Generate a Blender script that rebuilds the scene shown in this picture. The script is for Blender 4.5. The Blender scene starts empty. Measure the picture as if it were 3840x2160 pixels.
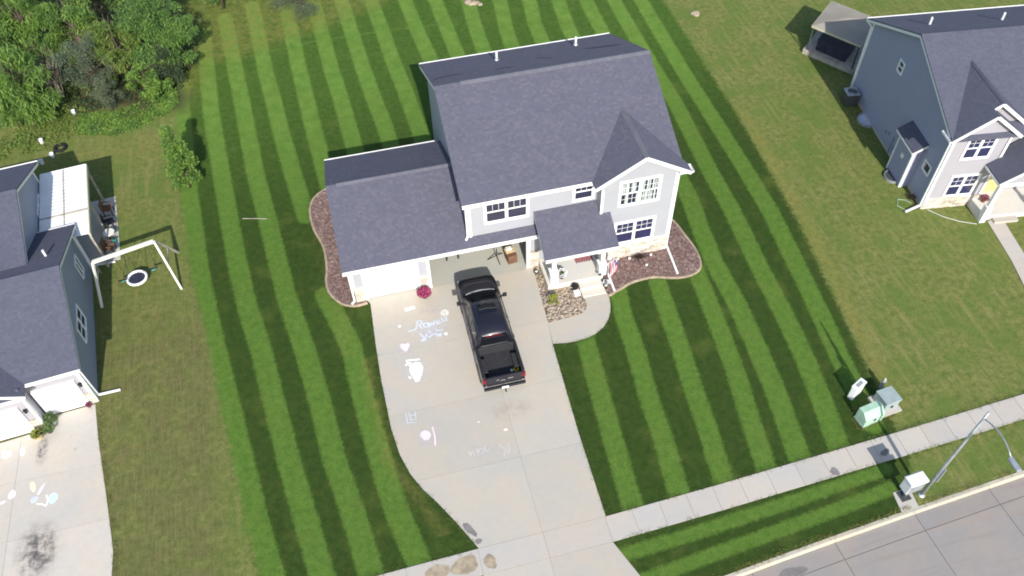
import bpy, bmesh, math, random
import numpy as np
from mathutils import Vector, Matrix

R = math.radians
scene = bpy.context.scene
col = scene.collection

# ------------------------------------------------------------------ camera
cam_data = bpy.data.cameras.new("Camera")
cam = bpy.data.objects.new("Camera", cam_data)
col.objects.link(cam)
cam.location = (1.6757, -27.2183, 32.3839)
cam.rotation_mode = 'QUATERNION'
cam.rotation_quaternion = (Matrix.Rotation(-0.224518, 3, 'Z') @ Matrix.Rotation(0.691466, 3, 'X')
                           @ Matrix.Rotation(-0.026548, 3, 'Z')).to_quaternion()
cam_data.sensor_width = 36.0
cam_data.lens = 36.0 * 3154.275 / 3840.0
cam_data.clip_start = 0.5
cam_data.clip_end = 2000
scene.camera = cam

# ------------------------------------------------------------------ sky and sun
SUN_EL = 35.2
SUN_AZ = 180.0 + 1.2          # the sun stands in front of the houses (towards -Y)
world = bpy.data.worlds.new("World")
scene.world = world
world.use_nodes = True
wn = world.node_tree.nodes
wl = world.node_tree.links
wn.clear()
sky_tex = wn.new('ShaderNodeTexSky')
sky_tex.sky_type = 'NISHITA'
sky_tex.sun_disc = False
sky_tex.sun_elevation = R(SUN_EL)
sky_tex.sun_rotation = R(SUN_AZ)
sky_tex.air_density = 1.0
sky_tex.dust_density = 1.0
sky_tex.ozone_density = 1.0
bg = wn.new('ShaderNodeBackground')
bg.inputs['Strength'].default_value = 0.15
wo = wn.new('ShaderNodeOutputWorld')
wl.new(sky_tex.outputs[0], bg.inputs[0])
wl.new(bg.outputs[0], wo.inputs[0])

sun_data = bpy.data.lights.new("Sun", 'SUN')
sun_data.energy = 4.6
sun_data.angle = R(0.55)
sun_data.color = (1.0, 0.955, 0.88)
sun = bpy.data.objects.new("Sun", sun_data)
col.objects.link(sun)
to_sun = Vector((math.sin(R(SUN_AZ)) * math.cos(R(SUN_EL)), math.cos(R(SUN_AZ)) * math.cos(R(SUN_EL)), math.sin(R(SUN_EL))))
sun.rotation_mode = 'QUATERNION'
sun.rotation_quaternion = to_sun.to_track_quat('Z', 'Y')
sun.location = (0, -30, 40)

scene.view_settings.view_transform = 'Standard'
scene.view_settings.look = 'None'
scene.view_settings.exposure = 0.35
scene.view_settings.gamma = 1.0
scene.view_settings.use_curve_mapping = False
scene.render.engine = 'CYCLES'
scene.cycles.filter_width = 1.9
scene.cycles.max_bounces = 6

# ------------------------------------------------------------------ helpers
def tag(o, label=None, cat=None, group=None, kind=None):
    if label: o['label'] = label
    if cat: o['category'] = cat
    if group: o['group'] = group
    if kind: o['kind'] = kind
    return o

def empty(name, loc=(0, 0, 0), rz=0.0, label=None, cat=None, group=None):
    o = bpy.data.objects.new(name, None)
    col.objects.link(o)
    o.location = loc
    o.rotation_euler = (0, 0, rz)
    o.empty_display_size = 0.3
    return tag(o, label, cat, group)

def obj_from_mesh(name, me, parent=None, loc=None, rz=0.0):
    o = bpy.data.objects.new(name, me)
    col.objects.link(o)
    if parent is not None: o.parent = parent
    if loc is not None: o.location = loc
    if rz: o.rotation_euler = (0, 0, rz)
    return o

class MB:
    """collects faces, builds ONE mesh object"""
    def __init__(self):
        self.v = []; self.f = []
    def add(self, vs, fs):
        n = len(self.v)
        self.v.extend([tuple(p) for p in vs])
        self.f.extend([tuple(i + n for i in f) for f in fs])
        return self
    def box(self, x0, x1, y0, y1, z0, z1, rz=0.0, piv=None):
        vs = [(x0, y0, z0), (x1, y0, z0), (x1, y1, z0), (x0, y1, z0), (x0, y0, z1), (x1, y0, z1), (x1, y1, z1), (x0, y1, z1)]
        if rz:
            cx, cy = piv if piv else ((x0 + x1) / 2, (y0 + y1) / 2)
            c, s = math.cos(rz), math.sin(rz)
            vs = [(cx + (x - cx) * c - (y - cy) * s, cy + (x - cx) * s + (y - cy) * c, z) for x, y, z in vs]
        return self.add(vs, [(3, 2, 1, 0), (4, 5, 6, 7), (0, 1, 5, 4), (1, 2, 6, 5), (2, 3, 7, 6), (3, 0, 4, 7)])
    def obox(self, c, ax, ay, az, hx, hy, hz):
        c = Vector(c); ax = Vector(ax) * hx; ay = Vector(ay) * hy; az = Vector(az) * hz
        vs = [c + ax * sx + ay * sy + az * sz for sz in (-1, 1) for sx, sy in ((-1, -1), (1, -1), (1, 1), (-1, 1))]
        return self.add(vs, [(3, 2, 1, 0), (4, 5, 6, 7), (0, 1, 5, 4), (1, 2, 6, 5), (2, 3, 7, 6), (3, 0, 4, 7)])
    def bar(self, a, b, w, h=None, up=(0, 0, 1)):
        a = Vector(a); b = Vector(b); h = h or w
        d = (b - a); L = d.length; d.normalize()
        up = Vector(up)
        if abs(d.dot(up)) > .97: up = Vector((0, 1, 0))
        s = d.cross(up).normalized(); u = s.cross(d).normalized()
        return self.obox((a + b) / 2, d, s, u, L / 2, w / 2, h / 2)
    def prism(self, pts, d):
        """planar polygon pts (3d) extruded by vector d"""
        n = len(pts); d = Vector(d)
        vs = [Vector(p) for p in pts] + [Vector(p) + d for p in pts]
        nrm = Vector((0, 0, 0))
        for i in range(n):
            nrm += Vector(pts[i]).cross(Vector(pts[(i + 1) % n]))
        top = tuple(range(n)); bot = tuple(range(2 * n - 1, n - 1, -1))
        fs = [top, bot] + [(i, i + n, (i + 1) % n + n, (i + 1) % n) for i in range(n)]
        if nrm.dot(d) > 0:
            fs = [tuple(reversed(f)) for f in fs]
        return self.add(vs, fs)
    def tube(self, path, r, n=8, closed=False, cap=True):
        path = [Vector(p) for p in path]; m = len(path)
        rs = r if isinstance(r, (list, tuple)) else [r] * m
        rings = []; prev = None
        for i in range(m):
            if closed: t = path[(i + 1) % m] - path[i - 1]
            else: t = path[min(i + 1, m - 1)] - path[max(i - 1, 0)]
            t.normalize()
            if prev is None:
                a = t.orthogonal().normalized()
            else:
                a = prev - t * prev.dot(t)
                a = a.normalized() if a.length > 1e-6 else t.orthogonal().normalized()
            prev = a; b = t.cross(a)
            rings.append([path[i] + (a * math.cos(2 * math.pi * k / n) + b * math.sin(2 * math.pi * k / n)) * rs[i] for k in range(n)])
        vs = [p for rg in rings for p in rg]; fs = []
        for i in range(m if closed else m - 1):
            j = (i + 1) % m
            for k in range(n):
                fs.append((i * n + k, i * n + (k + 1) % n, j * n + (k + 1) % n, j * n + k))
        if cap and not closed:
            fs.append(tuple(reversed(range(n)))); fs.append(tuple((m - 1) * n + k for k in range(n)))
        return self.add(vs, fs)
    def lathe(self, prof, c=(0, 0, 0), n=16, axis='Z'):
        vs = []; fs = []
        for r, z in prof:
            for k in range(n):
                a = 2 * math.pi * k / n
                p = (r * math.cos(a), r * math.sin(a), z)
                if axis == 'X': p = (p[2], p[0], p[1])
                if axis == 'Y': p = (p[0], p[2], p[1])
                vs.append((c[0] + p[0], c[1] + p[1], c[2] + p[2]))
        for i in range(len(prof) - 1):
            for k in range(n):
                fs.append((i * n + k, i * n + (k + 1) % n, (i + 1) * n + (k + 1) % n, (i + 1) * n + k))
        fs.append(tuple(reversed(range(n)))); fs.append(tuple((len(prof) - 1) * n + k for k in range(n)))
        return self.add(vs, fs)
    def build(self, name, mat, parent=None, smooth=False, bevel=0.0, seg=2, loc=None, rz=0.0, kind=None, label=None):
        me = bpy.data.meshes.new(name)
        me.from_pydata(self.v, [], self.f)
        if bevel > 0 or True:
            bm = bmesh.new(); bm.from_mesh(me)
            if len(bm.faces) < 6000:
                bmesh.ops.recalc_face_normals(bm, faces=bm.faces)
            if bevel > 0:
                es = [e for e in bm.edges if len(e.link_faces) == 2 and e.calc_face_angle(0) > 0.5]
                bmesh.ops.bevel(bm, geom=es, offset=bevel, segments=seg, affect='EDGES', profile=.5, clamp_overlap=True)
            bm.to_mesh(me); bm.free()
        if smooth:
            me.polygons.foreach_set('use_smooth', [True] * len(me.polygons))
        me.materials.append(mat)
        o = obj_from_mesh(name, me, parent, loc, rz)
        if kind: o['kind'] = kind
        if label: o['label'] = label
        return o

def copy_tree(o, parent=None):
    c = o.copy(); col.objects.link(c); c.parent = parent
    for ch in list(o.children):
        copy_tree(ch, c)
    return c

# ------------------------------------------------------------------ materials
MATS = {}
def nt_new(name):
    m = bpy.data.materials.new(name); m.use_nodes = True
    nt = m.node_tree
    b = nt.nodes['Principled BSDF']
    MATS[name] = m
    return m, nt, b

def N(nt, typ, **kw):
    n = nt.nodes.new(typ)
    for k, v in kw.items():
        if k in n.inputs: n.inputs[k].default_value = v
        else: setattr(n, k, v)
    return n

def mixc(nt, fac, a, b, blend='MIX'):
    n = nt.nodes.new('ShaderNodeMix'); n.data_type = 'RGBA'; n.blend_type = blend
    for s, v in ((0, fac), (6, a), (7, b)):
        if isinstance(v, bpy.types.NodeSocket): nt.links.new(v, n.inputs[s])
        elif isinstance(v, (int, float)): n.inputs[s].default_value = v
        else: n.inputs[s].default_value = (*v, 1) if len(v) == 3 else v
    return n.outputs[2]

def math_n(nt, op, a, b=None, clamp=False):
    n = nt.nodes.new('ShaderNodeMath'); n.operation = op; n.use_clamp = clamp
    for s, v in ((0, a), (1, b)):
        if v is None: continue
        if isinstance(v, bpy.types.NodeSocket): nt.links.new(v, n.inputs[s])
        else: n.inputs[s].default_value = v
    return n.outputs[0]

def ramp(nt, x, lo, hi, smooth=True):
    n = nt.nodes.new('ShaderNodeMapRange')
    n.interpolation_type = 'SMOOTHSTEP' if smooth else 'LINEAR'
    n.clamp = True
    nt.links.new(x, n.inputs[0]); n.inputs[1].default_value = lo; n.inputs[2].default_value = hi
    return n.outputs[0]

def noise(nt, vec, scale, detail=4.0, rough=.55):
    n = N(nt, 'ShaderNodeTexNoise', Scale=scale, Detail=detail, Roughness=rough)
    if vec is not None: nt.links.new(vec, n.inputs['Vector'])
    return n.outputs['Fac']

def mapping(nt, vec, scale=(1, 1, 1), rot=(0, 0, 0)):
    n = nt.nodes.new('ShaderNodeMapping')
    nt.links.new(vec, n.inputs[0]); n.inputs['Scale'].default_value = scale; n.inputs['Rotation'].default_value = rot
    return n.outputs[0]

def pmat(name, c, rough=.7, var=.12, scale=3.0, fine=40.0, fvar=.1, bump=0.0, bscale=60.0, spec=.3, metal=0.0, coat=0.0, tint=None):
    """procedural surface: base colour with broad and fine mottling and a little relief"""
    m, nt, b = nt_new(name)
    tc = nt.nodes.new('ShaderNodeNewGeometry').outputs['Position']
    n1 = noise(nt, tc, scale, 5); n2 = noise(nt, tc, fine, 3)
    lo = tuple(max(0, x * (1 - var)) for x in c); hi = tuple(min(1, x * (1 + var)) for x in c)
    if tint: hi = tint
    c1 = mixc(nt, ramp(nt, n1, .3, .7), lo, hi)
    f = mixc(nt, n2, (1 - fvar,) * 3, (1 + fvar,) * 3)
    nt.links.new(mixc(nt, 1.0, c1, f, 'MULTIPLY'), b.inputs['Base Color'])
    b.inputs['Roughness'].default_value = rough
    b.inputs['Specular IOR Level'].default_value = spec
    b.inputs['Metallic'].default_value = metal
    if coat: b.inputs['Coat Weight'].default_value = coat; b.inputs['Coat Roughness'].default_value = .05
    if bump:
        bn = nt.nodes.new('ShaderNodeBump'); bn.inputs['Strength'].default_value = bump; bn.inputs['Distance'].default_value = .02
        nt.links.new(noise(nt, tc, bscale, 4), bn.inputs['Height']); nt.links.new(bn.outputs[0], b.inputs['Normal'])
    return m

def siding_mat(name, c, course=.115, var=.06):
    """painted lap siding: the lap is relief, the colour only weathers"""
    m, nt, b = nt_new(name)
    g = nt.nodes.new('ShaderNodeNewGeometry').outputs['Position']
    sx = nt.nodes.new('ShaderNodeSeparateXYZ'); nt.links.new(g, sx.inputs[0])
    saw = math_n(nt, 'FRACT', math_n(nt, 'DIVIDE', sx.outputs[2], course))
    n1 = noise(nt, g, .8, 4); n2 = noise(nt, mapping(nt, g, (3, 3, 30)), 2.0, 3)
    c1 = mixc(nt, n1, tuple(x * (1 - var) for x in c), tuple(x * (1 + var) for x in c))
    c2 = mixc(nt, n2, (.95,) * 3, (1.05,) * 3)
    nt.links.new(mixc(nt, 1.0, c1, c2, 'MULTIPLY'), b.inputs['Base Color'])
    b.inputs['Roughness'].default_value = .55; b.inputs['Specular IOR Level'].default_value = .3
    bn = nt.nodes.new('ShaderNodeBump'); bn.inputs['Strength'].default_value = .6; bn.inputs['Distance'].default_value = .012; bn.invert = True
    nt.links.new(saw, bn.inputs['Height']); nt.links.new(bn.outputs[0], b.inputs['Normal'])
    return m

def island_mat(name, cols, rough=.9, spec=.15, bump=.4, bscale=90, diffr=0.0):
    """one random tone for every separate piece of the mesh (tabs, stones, chips)"""
    m, nt, b = nt_new(name)
    g = nt.nodes.new('ShaderNodeNewGeometry')
    cr = nt.nodes.new('ShaderNodeValToRGB'); nt.links.new(g.outputs['Random Per Island'], cr.inputs[0])
    el = cr.color_ramp.elements
    while len(el) < len(cols): el.new(.5)
    for i, c in enumerate(cols):
        el[i].position = i / (len(cols) - 1); el[i].color = (*c, 1)
    pos = g.outputs['Position']
    f = mixc(nt, noise(nt, pos, 60, 3), (.86,) * 3, (1.14,) * 3)
    f2 = mixc(nt, noise(nt, pos, .9, 4), (.93,) * 3, (1.07,) * 3)
    c1 = mixc(nt, 1.0, cr.outputs[0], f, 'MULTIPLY')
    nt.links.new(mixc(nt, 1.0, c1, f2, 'MULTIPLY'), b.inputs['Base Color'])
    b.inputs['Roughness'].default_value = rough; b.inputs['Specular IOR Level'].default_value = spec
    if diffr: b.inputs['Diffuse Roughness'].default_value = diffr
    if bump:
        bn = nt.nodes.new('ShaderNodeBump'); bn.inputs['Strength'].default_value = bump; bn.inputs['Distance'].default_value = .01
        nt.links.new(noise(nt, pos, bscale, 3), bn.inputs['Height']); nt.links.new(bn.outputs[0], b.inputs['Normal'])
    return m

def leaf_mat(name, dark, mid, light, trans=.25):
    m, nt, b = nt_new(name)
    g = nt.nodes.new('ShaderNodeNewGeometry')
    cr = nt.nodes.new('ShaderNodeValToRGB'); nt.links.new(g.outputs['Random Per Island'], cr.inputs[0])
    el = cr.color_ramp.elements; el.new(.5)
    for e, p, c in zip(el, (0, .5, 1), (dark, mid, light)): e.position = p; e.color = (*c, 1)
    clump = mixc(nt, ramp(nt, noise(nt, g.outputs['Position'], 1.3, 3), .35, .65), (.72, .78, .8), (1.2, 1.15, 1.0))
    c = mixc(nt, 1.0, cr.outputs[0], clump, 'MULTIPLY')
    nt.links.new(c, b.inputs['Base Color'])
    b.inputs['Roughness'].default_value = .5; b.inputs['Specular IOR Level'].default_value = .3
    tr = nt.nodes.new('ShaderNodeBsdfTranslucent'); nt.links.new(mixc(nt, 1.0, c, (1.1, 1.25, .6), 'MULTIPLY'), tr.inputs[0])
    mx = nt.nodes.new('ShaderNodeMixShader'); mx.inputs[0].default_value = trans
    nt.links.new(b.outputs[0], mx.inputs[1]); nt.links.new(tr.outputs[0], mx.inputs[2])
    nt.links.new(mx.outputs[0], nt.nodes['Material Output'].inputs[0])
    return m

def concrete_mat(name, c, stain=.1, dark=None, lane=0.0):
    m, nt, b = nt_new(name)
    g = nt.nodes.new('ShaderNodeNewGeometry').outputs['Position']
    oi = nt.nodes.new('ShaderNodeObjectInfo')
    n1 = noise(nt, g, .45, 5, .6); n2 = noise(nt, g, 3.5, 5, .65); n3 = noise(nt, g, 45, 3)
    warm = tuple(min(1, x * y) for x, y in zip(c, (1.05, 1.0, .93)))
    cool = tuple(x * y for x, y in zip(c, (.95, .965, .97)))
    c1 = mixc(nt, ramp(nt, n1, .32, .68), cool, warm)
    c1 = mixc(nt, 1.0, c1, mixc(nt, n2, (1 - stain,) * 3, (1 + stain,) * 3), 'MULTIPLY')
    c1 = mixc(nt, 1.0, c1, mixc(nt, n3, (.93,) * 3, (1.07,) * 3), 'MULTIPLY')
    c1 = mixc(nt, 1.0, c1, mixc(nt, oi.outputs['Random'], (.955,) * 3, (1.03,) * 3), 'MULTIPLY')
    # broom streaks and drip-dark specks
    st = noise(nt, mapping(nt, g, (1, 22, 1)), 4, 2)
    c1 = mixc(nt, 1.0, c1, mixc(nt, st, (.97,) * 3, (1.03,) * 3), 'MULTIPLY')
    if lane:
        ln = noise(nt, mapping(nt, g, (.16, 2.4, 1), (0, 0, -.075)), 1.0, 4, .6)
        c1 = mixc(nt, math_n(nt, 'MULTIPLY', ramp(nt, ln, .5, .75), lane), c1, tuple(min(1, x * y) for x, y in zip(c, (1.12, 1.0, .84))))
        c1 = mixc(nt, math_n(nt, 'MULTIPLY', ramp(nt, noise(nt, mapping(nt, g, (.2, 2.0, 1), (0, 0, -.075)), 1.3, 4), .52, .75), lane * .8), c1, tuple(x * .8 for x in c))
    if dark:
        sp = noise(nt, g, 1.1, 6, .75)
        c1 = mixc(nt, ramp(nt, sp, .62, .74), c1, dark)
        c1 = mixc(nt, ramp(nt, noise(nt, g, 9, 4, .7), .68, .74), c1, tuple(x * .8 for x in dark))
    nt.links.new(c1, b.inputs['Base Color'])
    b.inputs['Roughness'].default_value = .85; b.inputs['Specular IOR Level'].default_value = .25
    bn = nt.nodes.new('ShaderNodeBump'); bn.inputs['Strength'].default_value = .25; bn.inputs['Distance'].default_value = .005
    nt.links.new(n3, bn.inputs['Height']); nt.links.new(bn.outputs[0], b.inputs['Normal'])
    return m

def glass_mat(name, c, rough=.06):
    m, nt, b = nt_new(name)
    g = nt.nodes.new('ShaderNodeNewGeometry').outputs['Position']
    nt.links.new(mixc(nt, noise(nt, g, 1.4, 2), tuple(x * .7 for x in c), tuple(x * 1.3 for x in c)), b.inputs['Base Color'])
    b.inputs['Roughness'].default_value = rough; b.inputs['Specular IOR Level'].default_value = .6
    return m

M = {}
M['siding'] = siding_mat('pale_siding', (.357, .361, .388))
M['siding_slate'] = siding_mat('slate_siding', (.315, .325, .44))
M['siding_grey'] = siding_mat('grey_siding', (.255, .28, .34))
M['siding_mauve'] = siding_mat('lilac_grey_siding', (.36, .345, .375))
M['white'] = pmat('white_trim', (.80, .80, .80), .45, .03, 2, 30, .03, spec=.4)
M['door_white'] = pmat('white_steel_door', (.86, .86, .86), .4, .02, 2, 30, .02, spec=.4)
M['cream'] = pmat('cream_trim', (.72, .70, .62), .5, .04, 2, 30, .04)
M['shingle'] = island_mat('grey_shingles', [(.094, .0945, .127), (.099, .0995, .133), (.103, .103, .138), (.108, .107, .142), (.121, .119, .150)], diffr=.15)
M['shingle2'] = island_mat('slate_shingles', [(.089, .092, .125), (.094, .098, .133), (.099, .102, .138), (.105, .107, .144)], diffr=.15)
M['deck'] = pmat('roof_deck', (.10, .10, .12), .9)
M['cap'] = island_mat('ridge_cap_shingles', [(.128, .128, .158), (.138, .138, .168), (.150, .150, .178)], diffr=.15)
M['concrete'] = concrete_mat('driveway_concrete', (.455, .423, .375), .06)
M['sidewalk'] = concrete_mat('sidewalk_concrete', (.46, .43, .395), .06)
M['street'] = concrete_mat('street_concrete', (.28, .26, .25), .08, lane=.6)
M['curb'] = concrete_mat('kerb_concrete', (.44, .41, .34), .08)
M['old_concrete'] = concrete_mat('spotted_concrete', (.52, .485, .44), .09, dark=(.30, .28, .27))
M['joint'] = pmat('joint_fill', (.27, .25, .23), .95)
M['joint_dark'] = pmat('street_joint_tar', (.10, .095, .09), .95)
M['gfloor'] = concrete_mat('garage_floor_concrete', (.40, .40, .36), .06)
M['pane'] = glass_mat('window_glass', (.028, .03, .055))
M['pane_blue'] = glass_mat('blue_window_glass', (.028, .03, .08))
M['blind'] = pmat('pale_blind', (.45, .50, .47), .4, .2, 6, 40, .2)
M['mulch'] = island_mat('brown_mulch', [(.12, .076, .068), (.175, .112, .10), (.225, .152, .14), (.32, .24, .21)], bump=0)
M['soil'] = pmat('mulch_bed_soil', (.155, .104, .09), .95, .25, 4, 60, .3, bump=.5)
M['edging'] = pmat('tan_edging_concrete', (.36, .285, .205), .9, .2, 2.5, 40, .15, bump=.3)
M['rock'] = island_mat('river_rock', [(.15, .10, .075), (.27, .20, .13), (.37, .29, .19), (.42, .36, .29), (.21, .18, .17), (.50, .46, .40)], rough=.7, bump=.3)
M['stone'] = island_mat('ledge_stone', [(.34, .30, .25), (.52, .45, .36), (.62, .56, .47), (.70, .66, .60), (.45, .40, .36)], bump=.6, bscale=40)
M['paint'] = pmat('black_car_paint', (.011, .011, .018), .32, .1, 1, 20, .0, spec=.4, coat=.45)
M['carglass'] = glass_mat('car_glass', (.008, .009, .012), .03)
M['rubber'] = pmat('black_rubber', (.015, .015, .016), .85)
M['liner'] = pmat('bed_liner', (.032, .032, .036), .75, .15, 6, 60, .15, bump=.3)
M['chrome'] = pmat('chrome', (.75, .75, .78), .15, .03, 3, 30, 0, metal=1.0)
M['rim'] = pmat('wheel_rim', (.35, .35, .36), .3, metal=.8)
M['red'] = pmat('red_lens', (.16, .008, .012), .3, spec=.5)
M['amber'] = pmat('clear_lens', (.6, .6, .62), .1)
M['yellow'] = pmat('yellow_plastic', (.75, .62, .03), .5)
M['black'] = pmat('black_plastic', (.02, .02, .024), .5)
M['dgrey'] = pmat('dark_grey_metal', (.06, .065, .07), .5)
M['grey'] = pmat('grey_metal', (.28, .30, .31), .5, .1)
M['galv'] = pmat('galvanised_steel', (.42, .45, .48), .4, .15, 4, 60, .1, metal=.5)
M['mint'] = pmat('pale_green_steel', (.38, .56, .42), .5, .08)
M['tgrey'] = pmat('transformer_grey_green', (.30, .36, .35), .5, .1)
M['wood'] = pmat('weathered_wood', (.40, .36, .30), .85, .2, 3, 40, .2)
M['brown'] = pmat('brown_wood', (.16, .085, .05), .7, .2, 3, 40, .2)
M['tan'] = pmat('tan_cloth', (.52, .40, .22), .8, .1)
M['tarp'] = pmat('taupe_canopy', (.31, .275, .225), .7, .08, 1, 30, .05)
M['tarp2'] = pmat('cream_canopy', (.52, .48, .34), .7, .08, 1, 30, .05)
M['tub'] = pmat('dark_blue_cover', (.03, .032, .06), .5, .2, 3)
M['bark'] = pmat('bark', (.10, .075, .055), .95, .3, 5, 40, .3, bump=.6)
M['teal'] = pmat('teal_plastic', (.05, .35, .33), .5)
M['mag'] = island_mat('magenta_petals', [(.14, .01, .045), (.26, .022, .085), (.36, .05, .14), (.46, .15, .24)], bump=0)
M['petal'] = island_mat('white_petals', [(.6, .6, .62), (.8, .8, .82), (.9, .9, .9)], bump=0)
M['mat_red'] = pmat('red_plaid_mat', (.28, .11, .12), .95, .35, 14, 60, .25)
M['flag_red'] = pmat('flag_red', (.55, .05, .08), .8)
M['flag_white'] = pmat('flag_white', (.8, .78, .78), .8)
M['flag_blue'] = pmat('flag_blue', (.06, .07, .22), .8)
M['chalk'] = pmat('white_chalk', (.88, .88, .88), .95, .05, 5, 30, .08)
M['chalk_blue'] = pmat('pale_blue_chalk', (.55, .59, .67), .95, .08, 5, 30, .1)
M['chalk_pink'] = pmat('pink_chalk', (.80, .62, .70), .95, .08, 5, 30, .1)
M['chalk_mint'] = pmat('mint_chalk', (.55, .80, .74), .95, .08, 5, 30, .1)
M['chalk_yellow'] = pmat('yellow_chalk', (.85, .82, .5), .95, .08, 5, 30, .1)
M['chalk_faint'] = pmat('rubbed_chalk', (.515, .485, .46), .95, .05, 5, 30, .05)
M['damp'] = pmat('damp_stain', (.20, .185, .18), .8, .15, 3, 20, .1)
M['mud'] = pmat('dried_mud', (.34, .28, .20), .9, .25, 3, 30, .15)
M['ybush'] = leaf_mat('yellow_green_leaves', (.12, .17, .03), (.30, .34, .05), (.50, .50, .09))
M['porch'] = concrete_mat('porch_concrete', (.60, .575, .53), .05)
M['leafA'] = leaf_mat('light_leaves', (.088, .168, .034), (.15, .255, .056), (.235, .36, .09), .34)
M['leafB'] = leaf_mat('mid_leaves', (.076, .155, .038), (.13, .232, .06), (.195, .31, .09), .34)
M['leafC'] = leaf_mat('grey_green_leaves', (.085, .12, .075), (.135, .17, .11), (.19, .225, .155), .25)
M['leafD'] = leaf_mat('dark_leaves', (.04, .065, .035), (.065, .10, .05), (.10, .135, .07))
M['leafY'] = leaf_mat('yellowish_leaves', (.09, .15, .03), (.15, .222, .05), (.225, .305, .08), .3)
M['dead'] = pmat('dark_dead_stems', (.035, .025, .022), .9)
M['green'] = leaf_mat('pot_plant_leaves', (.05, .09, .03), (.10, .16, .06), (.18, .25, .11))
M['dooryel'] = pmat('pale_yellow_door', (.50, .46, .20), .5)
M['streak'] = pmat('shingle_shadow_tone', (.05, .052, .07), .95, .2, 4, 50, .2)  # dark tone for the painted shingle shadow lines
M['twig'] = pmat('bare_twigs', (.22, .19, .15), .95, .2, 3, 40, .2)
M['blade'] = leaf_mat('lawn_edge_grass', (.045, .085, .016), (.075, .13, .024), (.13, .17, .045), .2)
M['blade_dry'] = leaf_mat('dry_edge_grass', (.10, .12, .03), (.17, .17, .05), (.28, .25, .09), .2)
# ------------------------------------------------------------------ ground
CURB = [(-140, -24), (-40, -19.6), (-10, -18.45), (2, -17.95), (9.6, -17.48), (12.13, -17.27), (16.09, -16.92), (20.57, -16.58), (25.97, -16.21), (40, -15.2), (140, -8)]
SW_T = [(-140, -20), (-40, -15.6), (-12, -14.1), (-.97, -13.9), (2.94, -13.82), (8.39, -13.79), (13.25, -13.63), (21.69, -13.26), (28.28, -12.93), (40, -12.1), (140, -5)]
SW_B = [(x, y - 1.08) for x, y in SW_T]
def interp(L, x):
    return float(np.interp(x, [p[0] for p in L], [p[1] for p in L]))

STRIPES = [
 [(-8.7, 24.5), (-8.45, 17.4), (-8.04, 9.71), (-7.55, 3.76), (-6.9, -.98), (-6.18, -5.62), (-5.46, -10.39), (-4.85, -13.6)],
 [(-7.1, 26.5), (-6.72, 16.93), (-6.46, 13.62), (-5.97, 7.62), (-5.66, 4.17), (-5.28, 1.01), (-4.81, -1.53), (-4.43, -4.37), (-3.98, -7.8), (-3.54, -10.53), (-3.0, -13.8)],
 [(-5.6, 27.5), (-4.85, 17.57), (-4.39, 10.89), (-3.97, 7.08), (-3.37, 1.35), (-2.8, -2.06), (-2.4, -4.9), (-2.06, -8.3), (-1.58, -11.03), (-1.2, -13.8)],
 [(-3.7, 28.5), (-3.23, 20.12), (-2.93, 17.04), (-2.72, 14.19), (-2.33, 10.33), (-1.9, 6.6)],
 [(-1.5, .9), (-.95, -1.2), (-.61, -2.63), (-.46, -4.96), (-.33, -6.72), (-.05, -9.59), (.19, -11.49), (.7, -13.8)],
 [(-1.45, 29), (-1.11, 19.54), (-.95, 16.5), (-.8, 13.67), (-.4, 8)],
 [(.45, 29), (.86, 19.61), (1.09, 16.52), (1.24, 13.65), (1.5, 8)],
 [(2.35, 29), (2.85, 19.06), (3.07, 15.97), (3.32, 13.31), (3.6, 8)],
 [(4.3, 29), (4.69, 22.51), (4.82, 19.41), (5.08, 16.03), (5.29, 11.92), (5.4, 8)],
 [(6.6, 29), (6.97, 21.88), (7.19, 19.16), (7.4, 11)],
 [(8.7, 29), (8.91, 21.34), (8.97, 19.72), (9.2, 11)],
 [(11.2, 28), (10.81, 22.2), (10.75, 20.15), (10.7, 11)],
 [(13.6, 29), (12.99, 23.0), (12.73, 20.95), (12.64, 19.36), (12.6, 11)],
 [(15.3, 27), (15.06, 23.17), (14.75, 21.11), (14.7, 19.19), (14.7, 11)],
 [(17.3, 27), (17.03, 22.9), (16.78, 20.0), (16.8, 11)],
 [(19.2, 27), (18.9, 22.0), (18.83, 18.5), (18.85, 11), (18.55, 2.57), (18.2, -.2), (18.04, -2.12), (18.05, -4.74), (17.89, -7.35), (17.69, -9.85), (17.2, -13.3)],
 [(20.9, 27), (20.75, 20.0), (20.75, 14.0), (20.8, 10.5), (20.6, 7.0), (20.47, 4.48), (20.41, 1.47), (20.28, -.68), (20.12, -2.68), (19.98, -5.86), (19.78, -8.53), (19.47, -10.84), (19.06, -13.3)],
 [(22.7, 27), (22.5, 18.5), (22.4, 12.35), (22.42, 9.21), (22.43, 6.16), (22.4, 3.08), (22.35, .5), (22.0, -3.13), (21.69, -6.32), (21.4, -8.61), (21.0, -12.6)],
 [(10.35, -4.5), (10.21, -5.45), (10.02, -7.84), (9.82, -10.35), (9.6, -13.8)],
 [(12.75, -2.0), (12.45, -4.25), (12.34, -6.23), (12.04, -8.9), (11.94, -10.9), (11.63, -13.7)],
 [(14.9, -1.8), (14.68, -3.59), (14.47, -6.21), (14.16, -8.92), (13.98, -10.94), (13.65, -13.6)],
 [(16.95, -2.2), (16.62, -6.2), (16.35, -8.63), (15.97, -10.96), (15.62, -13.5)],
 [(-4.4, 22.4), (0, 22.9), (4, 22.9), (9, 22.6)],
 [(20.5, -14.7), (16.87, -15.0), (11.56, -15.35), (8, -15.5)],
 [(20.2, -15.55), (17.87, -15.82), (11.83, -16.37), (8.4, -16.7)],
]
LOT_L = [(-9.3, 30), (-9.0, 20), (-8.52, 10.48), (-7.98, 3.8), (-7.45, .94), (-6.62, -5.09), (-5.95, -10), (-5.3, -14)]
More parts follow.
